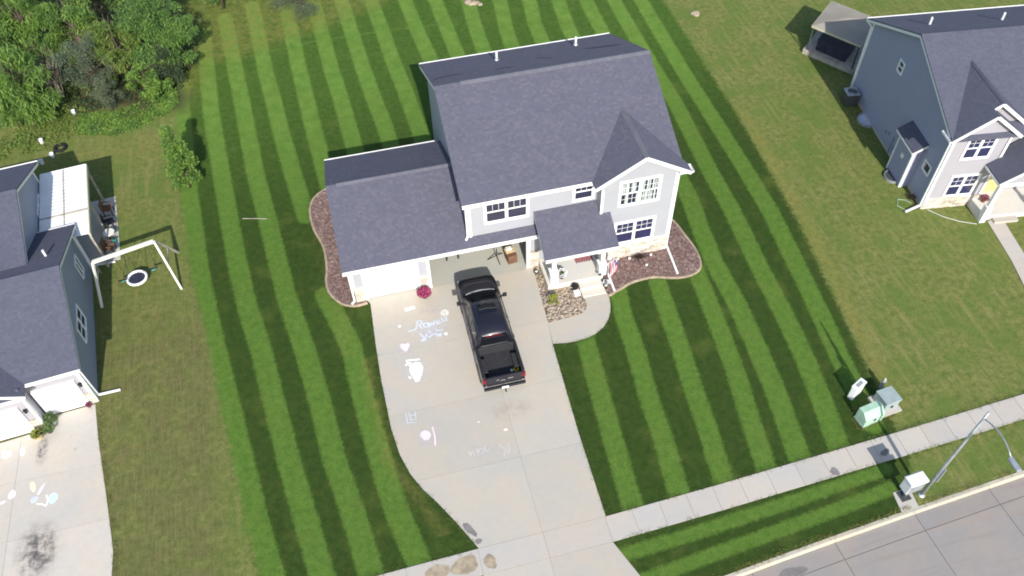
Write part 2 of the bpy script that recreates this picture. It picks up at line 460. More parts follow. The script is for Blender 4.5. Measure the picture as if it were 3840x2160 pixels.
LOT_R = [(24.0, 30), (24.05, 19.8), (23.95, 8.0), (23.4, -.94), (22.65, -7.03), (22.1, -11.7), (21.7, -14.5), (20.5, -17)]

def ix(L, y):     # x of a lot line at height y
    ys = np.array([p[1] for p in L])[::-1]; xs = np.array([p[0] for p in L])[::-1]
    return np.interp(y, ys, xs)

rng = np.random.default_rng(7)
def vnoise(X, Y, s, seed):
    r = np.random.default_rng(seed).random((64, 64))
    u = X / s; v = Y / s
    i = np.floor(u).astype(int); j = np.floor(v).astype(int)
    fu = u - i; fv = v - j; fu = fu * fu * (3 - 2 * fu); fv = fv * fv * (3 - 2 * fv)
    g = lambda a, b: r[a % 64, b % 64]
    return (g(i, j) * (1 - fu) + g(i + 1, j) * fu) * (1 - fv) + (g(i, j + 1) * (1 - fu) + g(i + 1, j + 1) * fu) * fv

def build_ground():
    # fine grid where the photograph looks, coarse rings out to the horizon
    fx = np.arange(-26, 52.01, .13); fy = np.arange(-26, 42.01, .13)
    xs = np.concatenate([[-900, -300, -120, -60, -38, -30], fx, [56, 64, 90, 150, 300, 900]])
    ys = np.concatenate([[-900, -300, -120, -60, -40, -31], fy, [46, 56, 80, 140, 300, 900]])
    X, Y = np.meshgrid(xs, ys); nx, ny = len(xs), len(ys)
    Xf, Yf = X.ravel(), Y.ravel()
    # stripes
    best = np.full(Xf.shape, 9.0)
    near = (Xf > -11) & (Xf < 26) & (Yf > -19) & (Yf < 29)
    xn, yn = Xf[near], Yf[near]; bn = best[near]
    for L in STRIPES:
        hw = .49
        if L[0][1] < 0: hw = .45
        if L[0][1] < -14: hw = .28
        if len(L) == 4 and L[0][0] == -4.4: hw = .03
        for (x0, y0), (x1, y1) in zip(L[:-1], L[1:]):
            dx, dy = x1 - x0, y1 - y0
            t = np.clip(((xn - x0) * dx + (yn - y0) * dy) / (dx * dx + dy * dy), 0, 1)
            bn = np.minimum(bn, np.hypot(xn - x0 - t * dx, yn - y0 - t * dy) - hw)
    best[near] = bn
    stripe = np.clip(-best, -.6, .6)
    # whose lawn: signed distance to the lot lines (positive = the striped lawn)
    lawn = np.minimum(Xf - ix(LOT_L, Yf), ix(LOT_R, Yf) - Xf)
    lawn = np.clip(lawn, -1.5, 1.5)
    back = np.interp(Xf, [-6, 0, 5, 9], [21.4, 22.8, 25.5, 28.5]) + 1.2 * (vnoise(Xf, Yf, 2.5, 5) - .5)
    # straw-yellow: back edge of the yard, along the right lot line, corner by the wood
    dry = np.clip((Yf - back) / 2.2, 0, .8) * (Yf < 34)
    dry = np.maximum(dry, np.exp(-((Xf - ix(LOT_R, Yf) - .45) / .38) ** 2) * (Yf < 9) * (Yf > -12) * .9)
    dry = np.maximum(dry, np.exp(-(((Xf + 8.3) / 1.3) ** 2 + ((Yf - 21) / 2.2) ** 2)) * .95)
    dry = np.maximum(dry, np.exp(-(((Xf + 11.5) / 2.6) ** 2 + ((Yf - 14.8) / 1.3) ** 2)) * .6)
    dry = np.maximum(dry, np.exp(-((Xf - np.interp(Yf, [-13, -9, -4], [1.9, .2, -.0])) / .3) ** 2) * (Yf < -3.5) * (Yf > -13) * .55)
    dry = np.maximum(dry, np.exp(-((Xf + .95 + .05 * Yf) / .5) ** 2) * (Yf < 6) * (Yf > -3) * .28)
    # brown, thin turf of the left neighbour
    thin = np.clip((-Xf - 6.0) / 1.5, 0, 1) * np.clip((6.5 - Yf) / 7, .12, 1) * (Yf < 15)
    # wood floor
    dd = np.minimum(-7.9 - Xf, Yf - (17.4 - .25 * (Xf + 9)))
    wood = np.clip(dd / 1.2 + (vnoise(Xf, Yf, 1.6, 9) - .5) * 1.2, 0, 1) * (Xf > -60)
    # bare earth along foundations and pads
    Z = (vnoise(Xf, Yf, .5, 3) - .5) * .014 + (vnoise(Xf, Yf, 4, 4) - .5) * .02
    yc = np.interp(Xf, [p[0] for p in CURB], [p[1] for p in CURB])
    road = (Yf < yc - .07) & (Yf > yc - 8.9)
    Z = np.where(road, -.45, Z)
    Z = np.where(Yf < -60, 0, Z)
    flat = (Xf > -.5) & (Xf < 18) & (Yf > -3) & (Yf < 11)
    Z = np.where(flat, np.minimum(Z, 0), Z)
    co = np.stack([Xf, Yf, Z], 1).astype(np.float32)
    idx = np.arange(nx * ny).reshape(ny, nx)
    fq = np.stack([idx[:-1, :-1], idx[:-1, 1:], idx[1:, 1:], idx[1:, :-1]], -1).reshape(-1, 4)
    me = bpy.data.meshes.new('ground')
    me.vertices.add(len(co)); me.vertices.foreach_set('co', co.ravel())
    me.loops.add(fq.size); me.loops.foreach_set('vertex_index', fq.ravel().astype(np.int32))
    me.polygons.add(len(fq))
    me.polygons.foreach_set('loop_start', np.arange(0, fq.size, 4, dtype=np.int32))
    me.polygons.foreach_set('loop_total', np.full(len(fq), 4, dtype=np.int32))
    me.update(calc_edges=True)
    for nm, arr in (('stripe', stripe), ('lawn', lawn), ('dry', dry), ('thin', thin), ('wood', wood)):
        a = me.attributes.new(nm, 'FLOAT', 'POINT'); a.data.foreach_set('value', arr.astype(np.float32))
    # material
    m, nt, b = nt_new('lawn_grass')
    pos = nt.nodes.new('ShaderNodeNewGeometry').outputs['Position']
    at = lambda nm: N(nt, 'ShaderNodeAttribute', attribute_name=nm).outputs['Fac']
    fine = noise(nt, pos, 26, 4, .7); mid = noise(nt, pos, 3.2, 5, .65); broad = noise(nt, pos, .55, 4)
    vfine = noise(nt, pos, 90, 3, .7)
    blade = noise(nt, mapping(nt, pos, (16, 2.2, 1)), 1.6, 4, .7)       # combed along the mowing direction
    coarse = noise(nt, pos, 1.3, 6, .7)
    edge = math_n(nt, 'ADD', at('stripe'), math_n(nt, 'MULTIPLY', math_n(nt, 'SUBTRACT', noise(nt, pos, 6, 6, .75), .5), .42))
    s = ramp(nt, edge, -.10, .10)
    strength = ramp(nt, coarse, .12, .42)                              # the stripe is laid unevenly
    s = math_n(nt, 'MULTIPLY', s, math_n(nt, 'ADD', math_n(nt, 'MULTIPLY', strength, .4), .6))
    dark = mixc(nt, ramp(nt, mid, .25, .75), (.026, .053, .0095), (.047, .080, .0155))
    dark = mixc(nt, math_n(nt, 'MULTIPLY', ramp(nt, coarse, .5, .75), .42), dark, (.068, .075, .021))
    light = mixc(nt, ramp(nt, mid, .25, .75), (.071, .143, .022), (.112, .196, .034))
    light = mixc(nt, math_n(nt, 'MULTIPLY', ramp(nt, coarse, .52, .78), .5), light, (.155, .21, .045))
    own = mixc(nt, s, dark, light)
    yard = ramp(nt, N(nt, 'ShaderNodeSeparateXYZ').outputs[1], 4.0, 20.0)
    nt.links.new(pos, yard.node.inputs[0].links[0].from_node.inputs[0])
    own = mixc(nt, yard, own, mixc(nt, s, mixc(nt, ramp(nt, mid, .25, .75), (.046, .096, .014), (.078, .140, .025)), mixc(nt, ramp(nt, coarse, .3, .7), (.098, .188, .030), (.150, .252, .046))))          # both stripe tones get lighter towards the back yard
    own = mixc(nt, math_n(nt, 'MULTIPLY', ramp(nt, broad, .52, .74), .30), own, (.135, .165, .035))
    # neighbours: paler, patchier, browner
    streak = noise(nt, mapping(nt, pos, (2.2, .22, 1)), 1.3, 4, .6)
    nb = mixc(nt, ramp(nt, mid, .28, .72), (.095, .132, .032), (.215, .222, .068))
    nb = mixc(nt, math_n(nt, 'MULTIPLY', ramp(nt, broad, .40, .66), .75), nb, (.100, .165, .032))
    nb = mixc(nt, math_n(nt, 'MULTIPLY', ramp(nt, streak, .5, .72), .6), nb, (.245, .225, .085))
    nb = mixc(nt, math_n(nt, 'MULTIPLY', ramp(nt, blade, .45, .75), .5), nb, (.20, .195, .07))
    nbt = mixc(nt, ramp(nt, mid, .3, .7), (.100, .112, .034), (.155, .158, .055))
    nbt = mixc(nt, math_n(nt, 'MULTIPLY', ramp(nt, noise(nt, mapping(nt, pos, (9, .5, 1)), 1.2, 4, .65), .42, .68), .7), nbt, (.20, .168, .075))
    nb = mixc(nt, math_n(nt, 'MULTIPLY', at('thin'), ramp(nt, noise(nt, pos, 1.1, 5, .6), .2, .6)), nb, nbt)
    lawnm = ramp(nt, math_n(nt, 'ADD', at('lawn'), math_n(nt, 'MULTIPLY', math_n(nt, 'SUBTRACT', noise(nt, pos, 4, 6, .75), .5), 1.1)), -.16, .16)
    g1 = mixc(nt, lawnm, nb, own)
    dryn = math_n(nt, 'MULTIPLY', at('dry'), ramp(nt, noise(nt, pos, 2.2, 6, .75), .32, .62))
    g1 = mixc(nt, math_n(nt, 'MULTIPLY', dryn, .72), g1, mixc(nt, mid, (.16, .16, .04), (.30, .25, .075)))
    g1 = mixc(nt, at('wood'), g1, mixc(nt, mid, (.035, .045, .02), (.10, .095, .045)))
    g1 = mixc(nt, 1.0, g1, mixc(nt, ramp(nt, noise(nt, pos, 11, 4, .7), .25, .75), (.84,) * 3, (1.16,) * 3), 'MULTIPLY')
    g1 = mixc(nt, 1.0, g1, mixc(nt, ramp(nt, fine, .25, .75), (.80,) * 3, (1.20,) * 3), 'MULTIPLY')
    g1 = mixc(nt, 1.0, g1, mixc(nt, vfine, (.9,) * 3, (1.1,) * 3), 'MULTIPLY')
    nt.links.new(g1, b.inputs['Base Color'])
    b.inputs['Roughness'].default_value = .9; b.inputs['Specular IOR Level'].default_value = .1
    bn = nt.nodes.new('ShaderNodeBump'); bn.inputs['Strength'].default_value = .6; bn.inputs['Distance'].default_value = .04
    nt.links.new(math_n(nt, 'ADD', fine, vfine), bn.inputs['Height']); nt.links.new(bn.outputs[0], b.inputs['Normal'])
    me.materials.append(m)
    me.polygons.foreach_set('use_smooth', np.ones(len(fq), dtype=bool))
    o = obj_from_mesh('ground', me)
    tag(o, kind='structure')
    return o
ground = build_ground()

# ------------------------------------------------------------------ slabs
def clip_half(poly, n, d):
    """keep points with n.p <= d"""
    out = []
    for i in range(len(poly)):
        a, b = poly[i - 1], poly[i]
        da = n[0] * a[0] + n[1] * a[1] - d; db = n[0] * b[0] + n[1] * b[1] - d
        if (da <= 0) != (db <= 0):
            t = da / (da - db); out.append((a[0] + (b[0] - a[0]) * t, a[1] + (b[1] - a[1]) * t))
        if db <= 0: out.append(b)
    return out

def area(p):
    return .5 * sum(p[i - 1][0] * p[i][1] - p[i][0] * p[i - 1][1] for i in range(len(p)))

def slab(parent, poly, z0, z1, mat, name='slab'):
    if len(poly) < 3 or abs(area(poly)) < .02: return
    if area(poly) < 0: poly = poly[::-1]
    return MB().prism([(x, y, z1) for x, y in poly], (0, 0, z0 - z1)).build(name, mat, parent)

def structure(name, poly, z0, z1, mat):
    if area(poly) < 0: poly = poly[::-1]
    o = MB().prism([(x, y, z1) for x, y in poly], (0, 0, z0 - z1)).build(name, mat)
    tag(o, kind='structure'); return o

def slab_grid(parent, poly, xs, ys, z0, z1, mat, gap=.009):
    for xa, xb in zip(xs[:-1], xs[1:]):
        for ya, yb in zip(ys[:-1], ys[1:]):
            p = poly
            for n, d in (((-1, 0), -(xa + gap / 2)), ((1, 0), xb - gap / 2), ((0, -1), -(ya + gap / 2)), ((0, 1), yb - gap / 2)):
                p = clip_half(p, n, d)
                if len(p) < 3: break
            if len(p) >= 3: slab(parent, p, z0, z1, mat)

DZ = .035
drive_poly = [(.52, -.03), (.64, -.3), (.54, -2.88), (.5, -4.96), (.56, -7.6), (.72, -8.9), (1.0, -9.9), (1.4, -10.75), (1.86, -11.45), (2.5, -12.6), (3.10, -13.808),
              (8.40, -13.782), (8.46, -9.81), (8.66, -4.9), (8.80, -3.64), (9.0, -.6), (9.02, -.03)]
dr = structure('driveway', [(x, y) for x, y in drive_poly], -.15, .018, M['joint'])
slab_grid(dr, drive_poly, [-2, 5.72, 12], [-13.9, -10.3, -6.9, -3.5, .1], -.1, DZ, M['concrete'])
# part of the walk where it crosses the drive, and the apron down to the street
apron = [(3.04, -14.908), (2.75, -15.7), (2.2, -16.7), (1.2, -17.98), (10.1, -17.44), (9.5, -17.1), (8.93, -16.44), (8.34, -14.88)]
ap = structure('driveway_apron', apron, -.2, .006, M['joint'])
slab_grid(ap, apron, [-2, 5.72, 12], [-19, -14.8], -.18, DZ - .012, M['concrete'])

# sidewalk
sx = [-45 + 1.22 * i for i in range(38)]
sx = [x for x in sx if x < 2.2] + [3.05, 5.74, 8.36, 9.52, 10.71, 11.91, 13.09, 14.28, 15.55, 16.85, 18.1, 19.3, 20.5, 21.7, 22.9, 24.1, 25.3, 26.5, 27.7, 28.9, 30.1, 31.3, 32.5, 33.7, 34.9, 36.1, 37.3, 38.5, 40]
base = [(x, interp(SW_T, x) - .01) for x in sx] + [(x, interp(SW_B, x) + .01) for x in reversed(sx)]
sw = structure('sidewalk', base, -.12, .012, M['joint'])
for a, b_ in zip(sx[:-1], sx[1:]):
    g = .007
    a1, b1 = a + g, b_ - g
    slab(sw, [(a1, interp(SW_B, a1)), (b1, interp(SW_B, b1)), (b1, interp(SW_T, b1)), (a1, interp(SW_T, a1))], -.1, DZ - .004, M['sidewalk'])

# street: kerb and concrete panels, laid out along the curving kerb
def curb_pt(x, off):
    e = .3
    t = Vector((2 * e, interp(CURB, x + e) - interp(CURB, x - e))).normalized()
    n = Vector((t.y, -t.x))
    return (x + n.x * off, interp(CURB, x) + n.y * off)
cx = [-45, -30, -20, -12, -8, -4, -.5, 1.8, 5.72, 9.6, 13.2, 16.9, 20.6, 24.15, 27.8, 31.4, 35, 40, 46]
road_poly = [curb_pt(x, .1) for x in np.linspace(-45, 46, 60)] + [curb_pt(x, 8.7) for x in np.linspace(46, -45, 60)]
rd = structure('street', road_poly, -.4, -.155, M['joint_dark'])
for a, b_ in zip(cx[:-1], cx[1:]):
    for o0, o1 in ((.2, .92), (.92, 4.5), (4.5, 8.0)):
        g = .012
        n = max(2, int((b_ - a) / 1.8))
        lo = [curb_pt(x, o0 + g) for x in np.linspace(a + g, b_ - g, n)]
        hi = [curb_pt(x, o1 - g) for x in np.linspace(b_ - g, a + g, n)]
        slab(rd, lo + hi, -.35, -.14, M['street'])
def kerb_strip(name, x0, x1, off0, off1, zt, label=None):
    n = max(3, int((x1 - x0) / 1.5))
    xs = np.linspace(x0, x1, n)
    mb = MB()
    prof = [(off0, -.3), (off0, zt), (off1 - .05, zt), (off1 - .01, zt - .03), (off1 + .03, -.13), (off1 + .03, -.3)]
    vs = []; fs = []
    for x in xs:
        for off, z in prof:
            p = curb_pt(x, off); vs.append((p[0], p[1], z))
    k = len(prof)
    for i in range(n - 1):
        for j in range(k - 1):
            fs.append((i * k + j, (i + 1) * k + j, (i + 1) * k + j + 1, i * k + j + 1))
    fs.append(tuple(range(k))); fs.append(tuple((n - 1) * k + j for j in reversed(range(k))))
    o = mb.add(vs, fs).build(name, M['curb']); tag(o, kind='structure'); return o
for a, b_ in ((-45, 1.2), (10.1, 16.9), (16.91, 20.6), (20.61, 24.15), (24.16, 46)):
    kerb_strip('kerb', a, b_, -.02, .17, .02)
kerb_strip('kerb', 1.22, 10.08, -.02, .17, -.085)

# neighbour's drive and walks
ndr = [(-11.02, -14.0), (-11.1, -11.3), (-11.1, -10.3), (-11.34, -8.7), (-11.66, -6.8), (-12.02, -4.7), (-12.25, -2.9), (-14.4, -3.1), (-14.55, -3.75), (-22, -4.6), (-22, -14.2)]
nd = structure('neighbour_driveway', ndr, -.12, .018, M['joint'])
slab_grid(nd, ndr, [-23, -18.6, -15.3, -10], [-14.3, -11.4, -8.8, -6.1, -2], -.1, DZ, M['old_concrete'])
nwk = [(33.0, -3.1), (33.9, -2.95), (33.4, -5.8), (32.7, -9), (32.0, -12.85), (31.0, -12.9), (31.75, -9), (32.55, -5.8)]
nw = structure('neighbour_front_walk', nwk, -.1, .012, M['joint'])
slab_grid(nw, nwk, [30, 36], [-13.2, -11.6, -10.2, -8.7, -7.2, -5.9, -4.4, -2.5], -.1, .03, M['sidewalk'])
# curved front walk of the main house
walk = [(8.68, -4.9), (9.3, -5.02), (9.8, -5.04), (10.4, -4.98), (10.86, -4.83), (11.3, -4.58), (11.65, -4.22), (11.9, -3.8), (12.05, -3.35), (12.13, -2.9), (12.13, -2.62), (10.9, -2.62),
        (10.95, -3.0), (10.83, -3.28), (10.6, -3.5), (10.2, -3.58), (8.80, -3.66)]
wk = structure('front_walk', walk, -.1, .014, M['joint'])
slab_grid(wk, walk, [8, 14], [-6, -2.4], -.1, .033, M['concrete'])
# flat stains and chalk on the slabs
def blob(cx, cy, rx, ry, z, seed, n=22, jag=.22, rz=0.0):
    r = random.Random(seed); ph = [r.uniform(0, 6.28) for _ in range(4)]
    pts = []
    for k in range(n):
        a = 2 * math.pi * k / n
        q = 1 + jag * (.5 * math.sin(2 * a + ph[0]) + .4 * math.sin(3 * a + ph[1]) + .3 * math.sin(5 * a + ph[2]) + .25 * r.uniform(-1, 1))
        x, y = rx * q * math.cos(a), ry * q * math.sin(a)
        pts.append((cx + x * math.cos(rz) - y * math.sin(rz), cy + x * math.sin(rz) + y * math.cos(rz), z))
    return pts
def patch(name, pts, mat, label, cat, group=None):
    mb = MB().add(pts, [tuple(range(len(pts)))])
    o = mb.build(name, mat); tag(o, label, cat, group)
    return o
def ribbon(mb, pts, w, z):
    for k_, ((x0, y0), (x1, y1)) in enumerate(zip(pts[:-1], pts[1:])):
        z = z + .0004
        d = Vector((x1 - x0, y1 - y0)); L = d.length
        if L < 1e-5: continue
        d /= L; n = Vector((-d.y, d.x)) * w / 2; e = d * w * .3
        mb.add([(x0 - e.x - n.x, y0 - e.y - n.y, z), (x1 + e.x - n.x, y1 + e.y - n.y, z), (x1 + e.x + n.x, y1 + e.y + n.y, z), (x0 - e.x + n.x, y0 - e.y + n.y, z)], [(0, 1, 2, 3)])
    return mb
ZC = DZ + .004
def chalk_strokes(strokes, w, mat, label, extra=()):
    mb = MB(); z = ZC
    for s in strokes:
        ribbon(mb, s, w, z); z += .0004 * len(s)
    for e in extra:
        mb.add([(p[0], p[1], z) for p in e], [tuple(range(len(e)))]); z += .0003
    o = mb.build('chalk_drawing', mat); tag(o, label, 'chalk drawing', 'chalk drawings on the driveways'); return o
def circ(x, y, r, n=14, a0=0, a1=6.283):
    return [(x + r * math.cos(a0 + (a1 - a0) * k / n), y + r * math.sin(a0 + (a1 - a0) * k / n)) for k in range(n + 1)]
chalk_strokes([[(2.28, -1.12), (2.66, -1.08)]], .19, M['chalk'], 'short thick white chalk bar nearest the closed garage door')
chalk_strokes([circ(4.08, -1.8, .17), circ(4.08, -1.8, .08, 10), [(4.16, -1.84), (4.2, -1.9), (4.26, -1.86)]], .035, M['chalk'], 'white chalk ring with a loop inside beside the truck')
tx = [[(2.2, -2.48), (2.55, -2.42), (2.7, -1.95)], [(2.7, -1.95), (2.88, -2.0), (2.9, -2.15), (2.72, -2.22), (2.86, -2.48)], circ(3.05, -2.3, .12, 10), [(3.2, -2.18), (3.26, -2.42), (3.34, -2.22), (3.42, -2.4), (3.5, -2.15)],
      [(3.58, -2.3), (3.76, -2.26), (3.7, -2.16), (3.58, -2.2), (3.6, -2.36), (3.78, -2.36)], [(3.86, -2.05), (3.9, -2.32)], [(4.15, -2.08), (4.02, -2.12), (4.12, -2.26), (3.98, -2.3)]]
chalk_strokes(tx, .07, M['chalk_blue'], 'line of pale blue chalk lettering slanting towards the truck')
chalk_strokes([[(2.7, -2.75), (2.86, -3.1), (3.0, -2.85)], [(3.05, -3.05), (3.3, -2.95)], [(3.4, -2.9), (3.62, -3.12)], [(3.5, -2.75), (3.75, -2.8)]], .08, M['chalk_blue'], 'scribbled pale blue chalk marks under the lettering', extra=[blob(2.8, -3.15, .13, .1, 0, 3), blob(3.55, -3.05, .13, .11, 0, 4)])
for x, y, r_, s, lb in ((1.81, -2.05, .07, 1, 'single white chalk dot left of the lettering'), (3.89, -3.07, .08, 2, 'single white chalk dot right of the blue scribble')):
    o = MB().add(blob(x, y, r_, r_, ZC, s, 12, .1), [tuple(range(12))]).build('chalk_drawing', M['chalk']); tag(o, lb, 'chalk drawing', 'chalk drawings on the driveways')
heart = [(1.87, -3.62), (1.68, -3.38), (1.64, -3.2), (1.72, -3.1), (1.83, -3.13), (1.88, -3.2), (1.97, -3.12), (2.07, -3.15), (2.1, -3.28), (2.02, -3.42)]
chalk_strokes([], .05, M['chalk_pink'], 'filled pale pink chalk heart', extra=[[(x, y, 0) for x, y in heart]])
chalk_strokes([[(1.8, -4.12), (2.4, -4.2)], [(1.72, -4.36), (1.98, -4.3)], [(1.8, -4.16), (1.93, -4.5)], [(1.78, -5.05), (1.82, -5.15)]], .08, M['chalk'], 'large solid white chalk balloon with a star at its top', extra=[[(2.02, -5.42), (1.9, -5.0), (1.84, -4.7), (1.94, -4.42), (2.2, -4.3), (2.42, -4.42), (2.5, -4.7), (2.4, -4.98), (2.2, -5.38)]])
chalk_strokes([[(1.31, -6.85), (1.3, -7.44), (1.7, -7.5)], [(1.45, -6.9), (1.46, -7.3)], [(1.72, -6.92), (1.7, -7.35), (1.44, -7.32)], [(1.5, -7.1), (1.68, -7.12)]], .032, M['chalk_blue'], 'pale blue chalk square with bars inside near the left edge')
chalk_strokes([[(2.33, -7.93), (2.34, -8.4), (2.28, -8.85)]], .06, M['chalk_pink'], 'thin pink chalk stroke right of the pink hexagon')
chalk_strokes([], .06, M['chalk_pink'], 'filled pink chalk hexagon in the left part of the drive', extra=[[(1.72, -8.2), (1.8, -8.05), (1.95, -7.98), (2.12, -8.08), (2.2, -8.28), (2.05, -8.5), (1.86, -8.48)]])
chalk_strokes([[(3.62, -9.45), (3.66, -9.72), (3.78, -9.5), (3.84, -9.72)], [(3.95, -9.7), (4.0, -9.42)], circ(4.15, -9.6, .12, 10), [(4.32, -9.38), (4.36, -9.7), (4.5, -9.6)]], .05, M['chalk_faint'], 'faint rubbed chalk word in the lower middle of the drive')
chalk_strokes([[(4.98, -9.52), (5.14, -9.8), (5.06, -10.1)], [(5.22, -9.7), (5.26, -10.05)], [(5.38, -9.5), (5.34, -9.98)]], .05, M['chalk_faint'], 'faint rubbed chalk letter right of the faint word')
for x, y, a, s, lb in ((4.35, -8.18, .05, 11, 'tiny pale chalk fleck above the faint word'), (5.42, -8.86, .09, 12, 'small pale chalk smudge behind the truck')):
    o = MB().add(blob(x, y, a, a * .6, ZC, s, 10, .3), [tuple(range(10))]).build('chalk_drawing', M['chalk']); tag(o, lb, 'chalk drawing', 'chalk drawings on the driveways')
# neighbour's chalk
for x, y, rx, ry, rz, mt, lb in ((-15.85, -4.6, .2, .2, .6, 'chalk', 'white chalk diamond in front of the neighbour garage'), (-15.18, -4.62, .1, .24, .1, 'chalk', 'white chalk drop in front of the neighbour garage'),
        (-14.55, -6.5, .1, .26, .3, 'chalk_yellow', 'yellow chalk stick drawing'), (-14.2, -6.7, .07, .3, -.45, 'chalk_pink', 'pink slanting chalk stick drawing'),
        (-14.42, -7.13, .17, .15, .4, 'chalk_blue', 'pale blue chalk diamond'), (-13.67, -7.25, .19, .26, -.2, 'chalk_mint', 'mint green chalk balloon'), (-15.37, -6.65, .16, .22, 0, 'chalk_pink', 'pink chalk flower'), (-15.75, -6.95, .18, .08, .3, 'chalk_pink', 'small pink chalk smear by the left frame edge')):
    o = MB().add(blob(x, y, rx, ry, ZC, int(abs(x * 50)), 12, .12, rz), [tuple(range(12))]).build('chalk_drawing', M[mt]); tag(o, lb + ' on the left driveway', 'chalk drawing', 'chalk drawings on the driveways')
chalk_strokes([[(-14.3, -7.35), (-14.1, -7.42), (-13.92, -7.55), (-13.86, -7.3), (-13.95, -7.05)]], .06, M['chalk'], 'white chalk hook joining the blue diamond on the left driveway')
# damp silt on the walk and the drive
ZS = DZ + .0015
for cx_, cy_, rx, ry, rz, z, mt, s, lb in (
        (2.42, -14.35, .50, .40, .02, ZS, 'mud', 21, 'tan dried puddle filling the slab left of the driveway'), (1.3, -14.42, .50, .36, .02, ZS, 'mud', 22, 'tan dried puddle on the second slab left of the driveway'),
        (.1, -14.55, .4, .3, 0, ZS, 'mud', 23, 'tan dried puddle at the bottom edge of the photo'), (3.42, -14.45, .26, .28, .2, ZS, 'mud', 24, 'small brown puddle stain inside the driveway corner'),
        (2.92, -12.95, .13, .42, .5, DZ + .0015, 'damp', 25, 'grey silt streak along the drive edge'), (3.16, -13.52, .16, .1, .1, DZ + .0015, 'damp', 26, 'dark silt spot where drive meets walk'),
        (18.32, -14.28, .19, .17, 0, ZS, 'damp', 27, 'round brown stain on the sidewalk left of the mailbox'), (20.8, -14.0, .24, .13, .3, ZS, 'damp', 28, 'brown stain on the sidewalk above the mailbox'),
        (14.75, -17.75, .62, .2, .1, -.1385, 'damp', 29, 'long grey damp patch in the street gutter'), (13.3, -17.72, .35, .1, .1, -.1385, 'damp', 30, 'thin grey damp patch further left in the gutter')):
    pts = blob(cx_, cy_, rx, ry, z, s, 26, .2, rz)
    o = MB().add(pts, [tuple(range(26))]).build('dried_puddle', M[mt]); tag(o, lb, 'stain', 'stains on the paving')

# rubbed, dusty chalk around the drawings
def smudge(x, y, rx, ry, c, amt, label, seed, name='chalk_smudge', cat='chalk smudge', grp='chalk smudges on the main driveway', ns=4.5):
    m, nt, b = nt_new('chalk_dust')
    tc = nt.nodes.new('ShaderNodeTexCoord').outputs['Object']
    ln = nt.nodes.new('ShaderNodeVectorMath'); ln.operation = 'LENGTH'; nt.links.new(mapping(nt, tc, (1 / rx, 1 / ry, 1)), ln.inputs[0])
    fall = math_n(nt, 'SUBTRACT', 1.0, ramp(nt, ln.outputs['Value'], .15, .98))
    nz = ramp(nt, noise(nt, mapping(nt, tc, (1, 1, 1), (0, 0, seed)), ns, 6, .72), .36, .68)
    nt.links.new(math_n(nt, 'MULTIPLY', math_n(nt, 'MULTIPLY', fall, nz), amt), b.inputs['Alpha'])
    nt.links.new(mixc(nt, nz, tuple(q * .9 for q in c), c), b.inputs['Base Color']); b.inputs['Roughness'].default_value = .95
    o = MB().add([(rx * math.cos(a), ry * math.sin(a), 0) for a in np.linspace(0, 6.283, 28, endpoint=False)], [tuple(range(28))]).build(name, m, loc=(x, y, DZ + .0025)); tag(o, label, cat, grp)
smudge(3.2, -2.65, 1.15, .8, (.66, .70, .80), .9, 'pale blue chalk dust rubbed over the lettering', 1.0)
smudge(2.15, -4.7, .75, .95, (.76, .75, .84), .85, 'lilac white chalk dust around the large balloon', 2.0)
smudge(1.85, -3.4, .5, .5, (.75, .66, .74), .6, 'pinkish chalk dust around the heart', 3.0)
smudge(1.95, -8.35, .6, .5, (.72, .66, .76), .6, 'lilac chalk dust around the hexagon', 4.0)
smudge(4.2, -9.6, .9, .4, (.66, .63, .64), .6, 'grey white chalk dust around the faint word', 5.0)
smudge(3.45, -1.45, .7, .45, (.66, .56, .55), .5, 'pinkish chalk dust below the mum', 6.0)
smudge(-14.05, -9.5, 1.15, 1.6, (.10, .085, .09), .85, 'large dark blotchy dirt stain on the left driveway', 7.0, 'dirt_stain', 'stain', None, 2.2)
smudge(-14.35, -4.75, .35, 1.0, (.16, .14, .14), .7, 'thin dark drip stain below the pots on the left driveway', 8.0, 'drip_stain', 'stain', None, 5.0)
smudge(5.9, -7.9, 1.4, .8, (.52, .44, .38), .3, 'faint tan rust tint on the drive behind the truck', 9.0, 'rust_stain', 'stain', None, 2.0)
